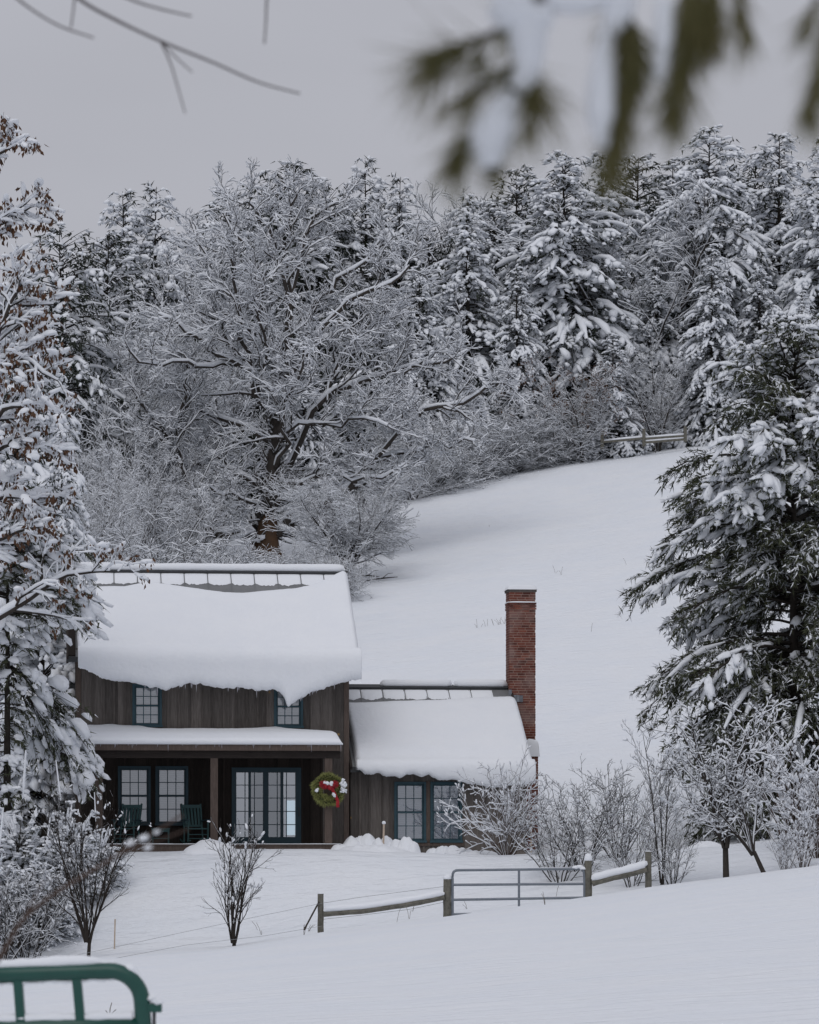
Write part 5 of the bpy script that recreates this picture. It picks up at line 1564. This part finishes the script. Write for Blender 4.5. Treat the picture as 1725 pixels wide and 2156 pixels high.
    # heavy drooping bough over the porch
near_pine()
top_conifers_left()
CEDAR = ([0, .1, .4, .7, .9, 1], [1.2, 1.5, 1.35, .95, .5, .12])
kb = dict(whorl=.30, per=8, e0=20, e1=55, droop=.25, tw=7, twl=.30, nd=26, nl=.11, nw=.024, flecks=.14, blev=1, bark='barkdark', leafmat='hemlock', fine=False)
VN = conifer(71, 6.0, CEDAR, snow=.95, pmax=.3, bs=(.12, .24), lump=.9, tdroop=.7, patch=.25, **kb)
BUSH = ([0, .15, .45, .7, .88, 1], [1.5, 1.85, 1.75, 1.35, .8, .25])
VS = conifer(72, 3.4, BUSH, snow=.85, pmax=.24, bs=(.07, .15), lump=.8, tdroop=.6, patch=.22, **{**kb, 'whorl': .22, 'e0': 35, 'e1': 70, 'tw': 9})
for v, lab, px, pt, d, rz, w, nm in [
    (VN, 'thick snow-lumped cedar tight against the left gable of the house', 92, 1200, 94, .5, .85, 'cedar_tree'),
    (VN, 'snow-lumped cedar at the left edge behind the oak boughs', 20, 1120, 96, 2.5, 1.1, 'cedar_tree'),
    (VC, 'snowy spruce at far left rising behind the brown-leaved oak', 35, 560, 128, 1.0, 1.0, 'spruce_tree'),
    (VB, 'snow-draped evergreen between the oak and the thicket at left', 95, 690, 140, 3.0, 1.0, 'pine_tree'),
    (VB, 'snow-draped evergreen low behind the pine left of the house', 130, 900, 120, 4.0, .9, 'pine_tree'),
    (VC, 'snowy evergreen against the left picture edge at middle height', -20, 820, 110, 5.0, 1.0, 'spruce_tree')]:
    t = put_conifer(v, lab, px, pt, d, 'evergreens left of the house', rz, w, nm)
for lab, px, pt, d, rz, w in [
    ('round snow-caked evergreen bush in front of the left porch end', 140, 1600, 82.2, 0, 1.0),
    ('snow-caked evergreen bush nearest the left porch post', 205, 1668, 82.6, 1.3, .95),
    ('wide snow-caked evergreen bush at the left picture edge', 40, 1580, 81.5, 2.2, 1.2),
    ('low snow-caked evergreen bush below the others at left', 85, 1720, 80.5, 3.1, 1.1),
    ('small snow-caked evergreen bush half out of the left edge', -10, 1700, 80.0, 4.0, 1.0)]:
    put_conifer(VS, lab, px, pt, d, 'evergreen bushes left of the porch', rz, w, 'evergreen_bush')

def oak():
    rng = np.random.default_rng(41); d = 80.5
    base = P(-85, 1870, d); base[2] = float(G(base[0], d)) - .2
    rel = lambda a: a - base
    g = Geo(); sn = Geo(); lf = Geo(); tg = Geo()
    tr, _ = limb([(-85, 1880), (-80, 1500), (-90, 1100), (-75, 700), (-80, 300), (-75, 180)], d, .3, .05, 14)
    tg.add(*tubes(rel(tr)[None], np.linspace(.34, .06, 14)[None], 9))
    L = [([(-80, 420), (-20, 335), (28, 300)], -.5), ([(-80, 560), (0, 455), (75, 436)], .5), ([(-85, 740), (10, 640), (112, 640)], .3),
         ([(-80, 830), (20, 740), (122, 800)], -.8), ([(-80, 900), (10, 790), (80, 720)], .8), ([(-80, 1000), (20, 930), (112, 940)], -.4), ([(-85, 1120), (0, 1040), (112, 1050)], .7),
         ([(-80, 1350), (40, 1272), (130, 1215), (232, 1196)], -.6), 
         ([(-80, 1200), (0, 1130), (90, 1110)], -1.0), ([(-80, 960), (0, 860), (60, 850)], -1.2), 
         ([(-80, 860), (0, 690), (60, 560)], -.3)]
    Q = []; R = []
    for pts, dep in L:
        q, r = limb(pts, d, .085, .02, 8, dep, rng, .03); Q.append(rel(q)); R.append(r)
    Q = np.array(Q); R = np.array(R)
    g.add(*tubes(Q, R, 6)); sn.add(*snow_on(rng, Q, R, 6, .9, .03, .11))
    q1, r1 = grow(rng, Q, R, 8, .2, 1.0, 42, .36, .04, 6, .2, .6, .013)
    g.add(*tubes(q1, r1, 4)); sn.add(*snow_on(rng, q1, r1, 4, .9, .034, .075))
    q2, r2 = grow(rng, q1, r1, 6, .15, 1.0, 42, .45, .02, 4, .2, .6, .008)
    g.add(*tubes(q2, r2, 3)); sn.add(*snow_on(rng, q2, r2, 4, .9, .030, .06))
    q3, r3 = grow(rng, q2, r2, 2, .2, 1.0, 42, .55, .0, 3, .2, .6, .006)
    g.add(*tubes(q3, r3, 3)); sn.add(*snow_on(rng, q3, r3, 3, .9, .024, .05, 0, .7))
    # leaf bunches, hanging
    k = rng.choice(len(q2), 300, replace=False)
    C = np.repeat(q2[k, -1], 9, 0) + rng.normal(0, .085, (len(k) * 9, 3)) - UP * .04
    dn = norm(rng.normal(0, .38, C.shape) - UP); a = norm(np.cross(dn, rng.normal(0, 1, C.shape))); s = rng.uniform(.10, .20, (len(C), 1))
    fold = norm(np.cross(dn, a)) * s * .1
    V = np.stack([C, C + dn * s * .5 + a * s * .24 + fold, C + dn * s, C + dn * s * .5 - a * s * .24 + fold], 1).reshape(-1, 3)
    lf.add(V, np.arange(len(V)).reshape(-1, 4))
    # pads of snow on the leaf bunches
    ks = rng.choice(k, 220, replace=False)
    w = rng.uniform(.07, .15, len(ks))
    sn.add(*blobs(rng, q2[ks, -1] + UP * .03, norm(q2[ks, -1] - q2[ks, 0]) * [1, 1, .5], np.stack([w * 1.8, w, w * .65], -1), 1, .18, .5))
    t = thing('oak_tree', 'oak at the left picture edge with rusty hanging leaves and thick snow on its boughs', 'tree', base)
    link('trunk', tg.mesh('oak_trunk', M['bark'], True), t); link('limbs', g.mesh('oak_limbs', M['bark'], True), t)
    link('leaves', lf.mesh('oak_leaves', M['leaf']), t, kind='stuff'); link('snow_cover', sn.mesh('oak_snow', M['snow_fine'], True), t, kind='stuff')
oak()

# saplings in the foreground
s1 = bare(81, 4.2, 1.2, 10, [(9, .12, 1, 36, .40, .20, 6, .13, .6, .011), (4, .2, 1, 36, .45, .16, 4, .15, .6, .0065), (2, .3, 1, 34, .5, .1, 3, .15, .6, .0045)], .042, .50, .55, 'barkdark', .35, .003, .02, keep=.3, th=.3, clumps=130, csize=.04, curv=.07)
put_bare(s1, 1, 'sapling', 'bare many-stemmed sapling behind the green gate, specked with snow', 'sapling', 185, 1645, 74.2, None, .4, .85)
s2 = bare(82, 3.2, 1.0, 8, [(8, .15, 1, 36, .40, .22, 6, .14, .6, .011), (4, .2, 1, 36, .42, .18, 4, .15, .6, .007), (2, .3, 1, 34, .5, .1, 3, .15, .6, .005)], .046, .44, .25, 'barkdark', .5, .006, .03, keep=.3, th=.3, clumps=70, csize=.055, curv=.10)
put_bare(s2, 1, 'sapling', 'bare upright shrub with snow balls on its twigs, in front of the glass door', 'sapling', 492, 1722, 75.3, None, 1.2, .85)

# shrubs and small trees right of the house
c1 = bare(83, 3.0, 1.3, 18, [(8, .15, 1, 44, .38, .06, 5, .20, .6, .009), (4, .2, 1, 38, .45, .04, 4, .18, .6, .006)], .024, .95, 0, 'barkred', .9, .012, .035, clumps=900, csize=.044, keep=.85)
put_bare(c1, 1, 'shrub', 'snow-clotted shrub hiding the corner of the wing and chimney foot', 'shrub', 1068, 1580, 85.6, None, .3, .80)
c2 = bare(84, 2.8, 1.4, 12, [(6, .15, 1, 38, .42, .14, 6, .20, .6, .009), (4, .2, 1, 40, .46, .08, 4, .22, .6, .0075), (2, .2, 1, 38, .5, .04, 3, .22, .6, .006)], .026, .85, 0, 'barkdark', .8, .009, .03, clumps=150, csize=.042, keep=.40, curv=.13)
GS = 'snowy shrubs right of the field gate'
for lab, px, pt, d, rz, w in [('twiggy shrub behind the hinge end of the field gate', 1225, 1630, 82.5, .2, 1.0), ('twiggy shrub just left of the thin upright tree', 1305, 1600, 84, 1.5, .95), ('low twiggy shrub spilling over the field gate top rail', 1180, 1690, 81.5, 2.6, 1.1),
                             ('twiggy shrub behind the right fence rail', 1330, 1720, 80.0, 3.7, .9), ('dense low shrub right beside the last fence post', 1415, 1730, 79.2, 4.4, .8)]:
    put_bare(c2, 1, 'shrub', lab, 'shrub', px, pt, d, GS, rz, w)
c3 = bare(85, 4.4, .5, 3, [(13, .12, .95, 40, .28, .22, 6, .10, .45, .008), (5, .2, 1, 36, .45, .15, 4, .13, .6, .006), (3, .3, 1, 34, .5, .1, 3, .13, .6, .004)], .036, .12, .2, 'bark', .6, .008, .03, clumps=120, csize=.05, keep=.6, curv=.04)
put_bare(c3, 1, 'bare_tree', 'thin upright bare tree right of the last fence post', 'tree', 1392, 1488, 79.5, None, .7, 1.0)
c4 = bare(86, 4.4, 1.6, 6, [(8, .15, 1, 46, .40, .10, 6, .20, .6, .012), (5, .18, 1, 42, .45, .06, 4, .22, .6, .008), (2, .2, 1, 40, .5, .03, 3, .22, .6, .006)], .055, .62, 1.0, 'bark', .9, .014, .05, clumps=380, csize=.042, keep=.6, curv=.08)
put_bare(c4, 1, 'bare_tree', 'small snow-flocked tree with a straight trunk in front of the big pine', 'tree', 1530, 1470, 77.6, None, 2.0, 1.0)
t = put_bare(c4, 1, 'bare_tree', 'leaning dark-trunked tree with snow along its trunk, right of the straight one', 'tree', 1615, 1560, 77.2, None, 4.2, 1.0)
t.rotation_euler = (0, rad(-27), 0)
c5 = bare(87, 2.6, 1.2, 12, [(6, .2, 1, 40, .40, .16, 5, .20, .6, .009), (4, .3, 1, 36, .42, .14, 4, .15, .6, .006)], .02, .6, 0, 'barkred', .9, .013, .035, clumps=420, csize=.05, keep=.6)
for lab, px, pt, d, rz, w in [('snow-balled shrub below the dark pine at right edge', 1665, 1515, 83, .4, 1.0), ('snow-balled shrub at the right picture edge', 1722, 1590, 81, 1.9, 1.1), ('low snow-balled shrub at lower right edge', 1690, 1680, 79.5, 3.0, 1.1), ('small snow-balled shrub right of the leaning tree', 1655, 1740, 78.5, 5.2, 1.0)]:
    put_bare(c5, 1, 'shrub', lab, 'shrub', px, pt, d, 'snow-balled shrubs under the big pine', rz, w)
# brush at lower left
for lab, px, pt, d, rz in [('grey brush under the evergreen bushes at left', 60, 1800, 78.8, .3), ('grey brush at the left picture edge by the wires', 0, 1830, 78, 3.3)]:
    put_bare(c2, 1, 'shrub', lab, 'shrub', px, pt, d, 'brush at the lower left', rz, .9)

# ------------------------------------------------------------------ things close to the lens: bough of a pine, bare twigs
def needle_bough():
    rng = np.random.default_rng(14); d = 1.95
    o = P(1330, -120, d)
    t = thing('pine_bough', 'out-of-focus pine bough with long needles and clinging snow hanging in from above', 'branch', o)
    q = lambda a, b, dy=0.0: P(a, b, d + dy) - o
    wood = Geo(); sn = Geo(); nd = Geo()
    def shoot(pts, n, ln, spread, t0=.1, dy=0.0, r=.0022, side=.8):
        n = int(n * 1.5); spread = spread + .24; ln = ln * 1.25
        p_ = np.array([q(a, b, dy) for a, b in pts]); k = len(p_)
        wood.tube(p_, np.linspace(r, r * .5, k), 6)
        u = rng.uniform(t0, 1, n) * (k - 1); i = np.minimum(u.astype(int), k - 2); w = (u - i)[:, None]
        B = p_[i] * (1 - w) + p_[i + 1] * w; T = norm(p_[i + 1] - p_[i])
        D = norm(T * side + rng.normal(0, spread, (n, 3)) - UP * .35)
        L = ln * rng.uniform(.75, 1.15, (n, 1)); a = norm(np.cross(D, rng.normal(0, 1, (n, 3)))) * .00075
        b = norm(np.cross(D, a)) * .0007
        tip = B + D * L - UP * (L * .12)
        V = np.stack([B - a, B + a, B + b, tip], 1).reshape(-1, 3)
        j = np.arange(n)[:, None] * 4
        nd.add(V, np.concatenate([j + [0, 1, 3], j + [1, 2, 3], j + [2, 0, 3]]))
    def pad(pts, rs, dy=-.004):
        p_ = spline(np.array([q(a, b, dy) for a, b in pts]), 24); rr = np.interp(np.linspace(0, 1, 24), np.linspace(0, 1, len(rs)), rs) / F * d * 1.2
        rr = rr * (1 + .3 * fbm(np.arange(24) * .5, np.arange(24) * 0 + pts[0][0], 5))
        sn.add(*tubes(p_[None], rr[None], 10))
    wood.tube([q(1700, -200), q(1500, -90), q(1330, -60), q(1180, -30), q(1090, 20)], [.007, .006, .005, .004, .003], 8)
    # left spray
    shoot([(1090, 10), (1060, 60), (960, 100), (905, 125)], 60, .038, .22)
    shoot([(1000, 85), (950, 100), (920, 130)], 45, .036, .18)
    shoot([(1100, 80), (1090, 130), (1010, 180), (960, 215)], 60, .034, .25)
    shoot([(1095, 90), (1110, 160), (1140, 210)], 60, .036, .35)
    shoot([(1090, 160), (1060, 240), (985, 290), (965, 330)], 90, .030, .16, .3)
    shoot([(1080, 230), (1060, 300), (1040, 350)], 60, .022, .25)
    shoot([(1110, 100), (1120, 180), (1110, 260)], 50, .03, .25)
    shoot([(1010, 90), (1005, 120)], 20, .02, .2)
    pad([(1040, 5), (1080, 25), (1125, 40), (1160, 25)], [26, 38, 34, 18])
    pad([(1105, 40), (1112, 100), (1108, 150), (1085, 190)], [30, 34, 26, 20])
    pad([(1075, 200), (1050, 250), (1030, 310), (1035, 355)], [16, 34, 40, 18])
    pad([(1150, 0), (1220, 5), (1280, -10)], [20, 22, 18])
    # second hanging shoot
    shoot([(1300, -40), (1315, 60), (1325, 150), (1310, 240), (1292, 330)], 330, .030, .15, .08)
    shoot([(1325, 30), (1345, 90), (1340, 150)], 90, .026, .2)
    shoot([(1310, 20), (1290, 40)], 20, .02, .3)
    pad([(1275, 60), (1268, 160), (1265, 230), (1268, 310)], [14, 20, 27, 10])
    pad([(1310, -10), (1300, 30), (1285, 70)], [30, 26, 14])
    # third
    shoot([(1450, -60), (1445, 40), (1432, 130), (1418, 215)], 300, .030, .14, .08)
    pad([(1400, 0), (1395, 100), (1385, 170)], [14, 20, 10])
    shoot([(1500, -60), (1502, 10), (1495, 50)], 170, .026, .18)
    shoot([(1470, -60), (1475, 20), (1480, 60)], 120, .026, .18)
    shoot([(1555, -80), (1560, 0), (1566, 50)], 60, .026, .1)
    # right edge
    shoot([(1760, -40), (1740, 80), (1715, 180), (1705, 230)], 120, .026, .12)
    shoot([(1730, -30), (1712, 20), (1700, 40)], 30, .024, .12)
    # limbs above the picture, and unseen foliage added there to shade the bough
    for p0, p1, p2, r0 in (((1.9, .3, 1.5), (.6, 1.3, 1.15), (-.75, 2.2, .95), .03), ((1.8, -.2, 1.2), (.5, .6, .9), (-.7, 1.0, .75), .026), ((1.9, .8, 1.6), (.9, 1.9, 1.15), (.2, 2.5, .98), .024)):
        q_ = np.array([p0, p1, p2]) + np.array([0, 0, EYE]) - o
        wood.tube(spline(q_, 12), np.linspace(r0, r0 * .3, 12), 8)
    for k in range(150):
        x0, y0 = rng.uniform(-.7, 1.1), rng.uniform(-.5, 2.5); z0 = EYE + max(.26 * y0, 0) + rng.uniform(.16, .9)
        e = np.array([x0, y0, z0]); f_ = e + np.array([rng.uniform(-.25, .25), rng.uniform(-.25, .25), rng.uniform(-.08, .02)])
        wood.tube([e - o, f_ - o], [.004, .002], 5)
        n = 60; u = rng.random((n, 1)); B = (e * (1 - u) + f_ * u) - o
        D = norm(norm(f_ - e) * .6 + rng.normal(0, .6, (n, 3))); L_ = .085 * rng.uniform(.7, 1.1, (n, 1)); a = norm(np.cross(D, rng.normal(0, 1, (n, 3)))) * .0012
        nd.add(np.stack([B - a, B + a, B + D * L_], 1).reshape(-1, 3), np.arange(n * 3).reshape(-1, 3))
        sn.add(*blobs(rng, ((e + f_) / 2 - o)[None] + [[0, 0, .02]], (f_ - e)[None], np.array([[.15, .07, .03]]), 1, .2))
    link('branch_wood', wood.mesh('bough_wood', M['bark'], True), t, kind='stuff')
    link('needles', nd.mesh('bough_needles', M['nearpine']), t, kind='stuff')
    link('snow', sn.mesh('bough_snow', M['snow_fine'], True), t, kind='stuff')
needle_bough()

def near_twigs():
    d = 5.0
    def twig(label, segs, o_px, d, matn='greytwig', blobs_px=()):
        o = P(*o_px, d); q = lambda a, b: P(a, b, d) - o
        t = thing('bare_twig', label, 'twig', o, 0, 'bare twigs hanging close to the camera')
        g = Geo()
        for pts, w0, w1 in segs:
            p_ = spline(np.array([q(a, b) for a, b in pts]), max(6, 4 * len(pts)))
            g.tube(p_, np.linspace(w0, w1, len(p_)) / F * d / 2, 6)
        link('wood', g.mesh('twig_wood', M[matn], True), t)
        if blobs_px:
            C = np.array([q(a, b) for a, b, s in blobs_px]); S = np.array([[s * 1.3, s, s * .8] for a, b, s in blobs_px]) / F * d
            V, Fc = blobs(np.random.default_rng(2), C, np.tile([1., 0, .4], (len(C), 1)), S, 2, .15, .8)
            Geo().add(V, Fc).build('snow', M['snow_fine'], t, True)
    twig('forked bare twig crossing the grey sky at upper left', [([(120, -45), (170, 0), (250, 45), (335, 85), (450, 132), (550, 175), (632, 197)], 9, 4), ([(338, 86), (358, 130), (375, 185), (390, 238)], 5, 3), ([(342, 90), (370, 120), (405, 152)], 4, 3)], (170, -40), d)
    twig('thin bare twig at the top left corner of the sky', [([(10, -25), (60, 15), (120, 52), (198, 80)], 6, 4), ([(160, -30), (155, 20), (150, 58)], 5, 4)], (60, -30), d)
    twig('short bare twig tip dipping into the top of the sky', [([(230, -20), (300, 8), (350, 22), (404, 34)], 6, 4)], (260, -30), d)
    twig('single short twig pointing straight down from the top edge', [([(570, -60), (562, 0), (560, 50), (557, 92)], 6, 4)], (570, -60), d)
    twig('blurred bare twig leaning in over the green gate from the left', [([(-60, 2090), (0, 2015), (50, 1935), (125, 1875), (200, 1830), (300, 1768), (385, 1716)], 13, 5), ([(45, 1945), (75, 1885), (95, 1850)], 7, 4), ([(250, 1800), (310, 1778), (400, 1745)], 5, 3)],
         (-60, 2090), 4.6, 'barkred', [(275, 1775, 8), (303, 1765, 9), (330, 1752, 6), (312, 1785, 7)])
near_twigs()
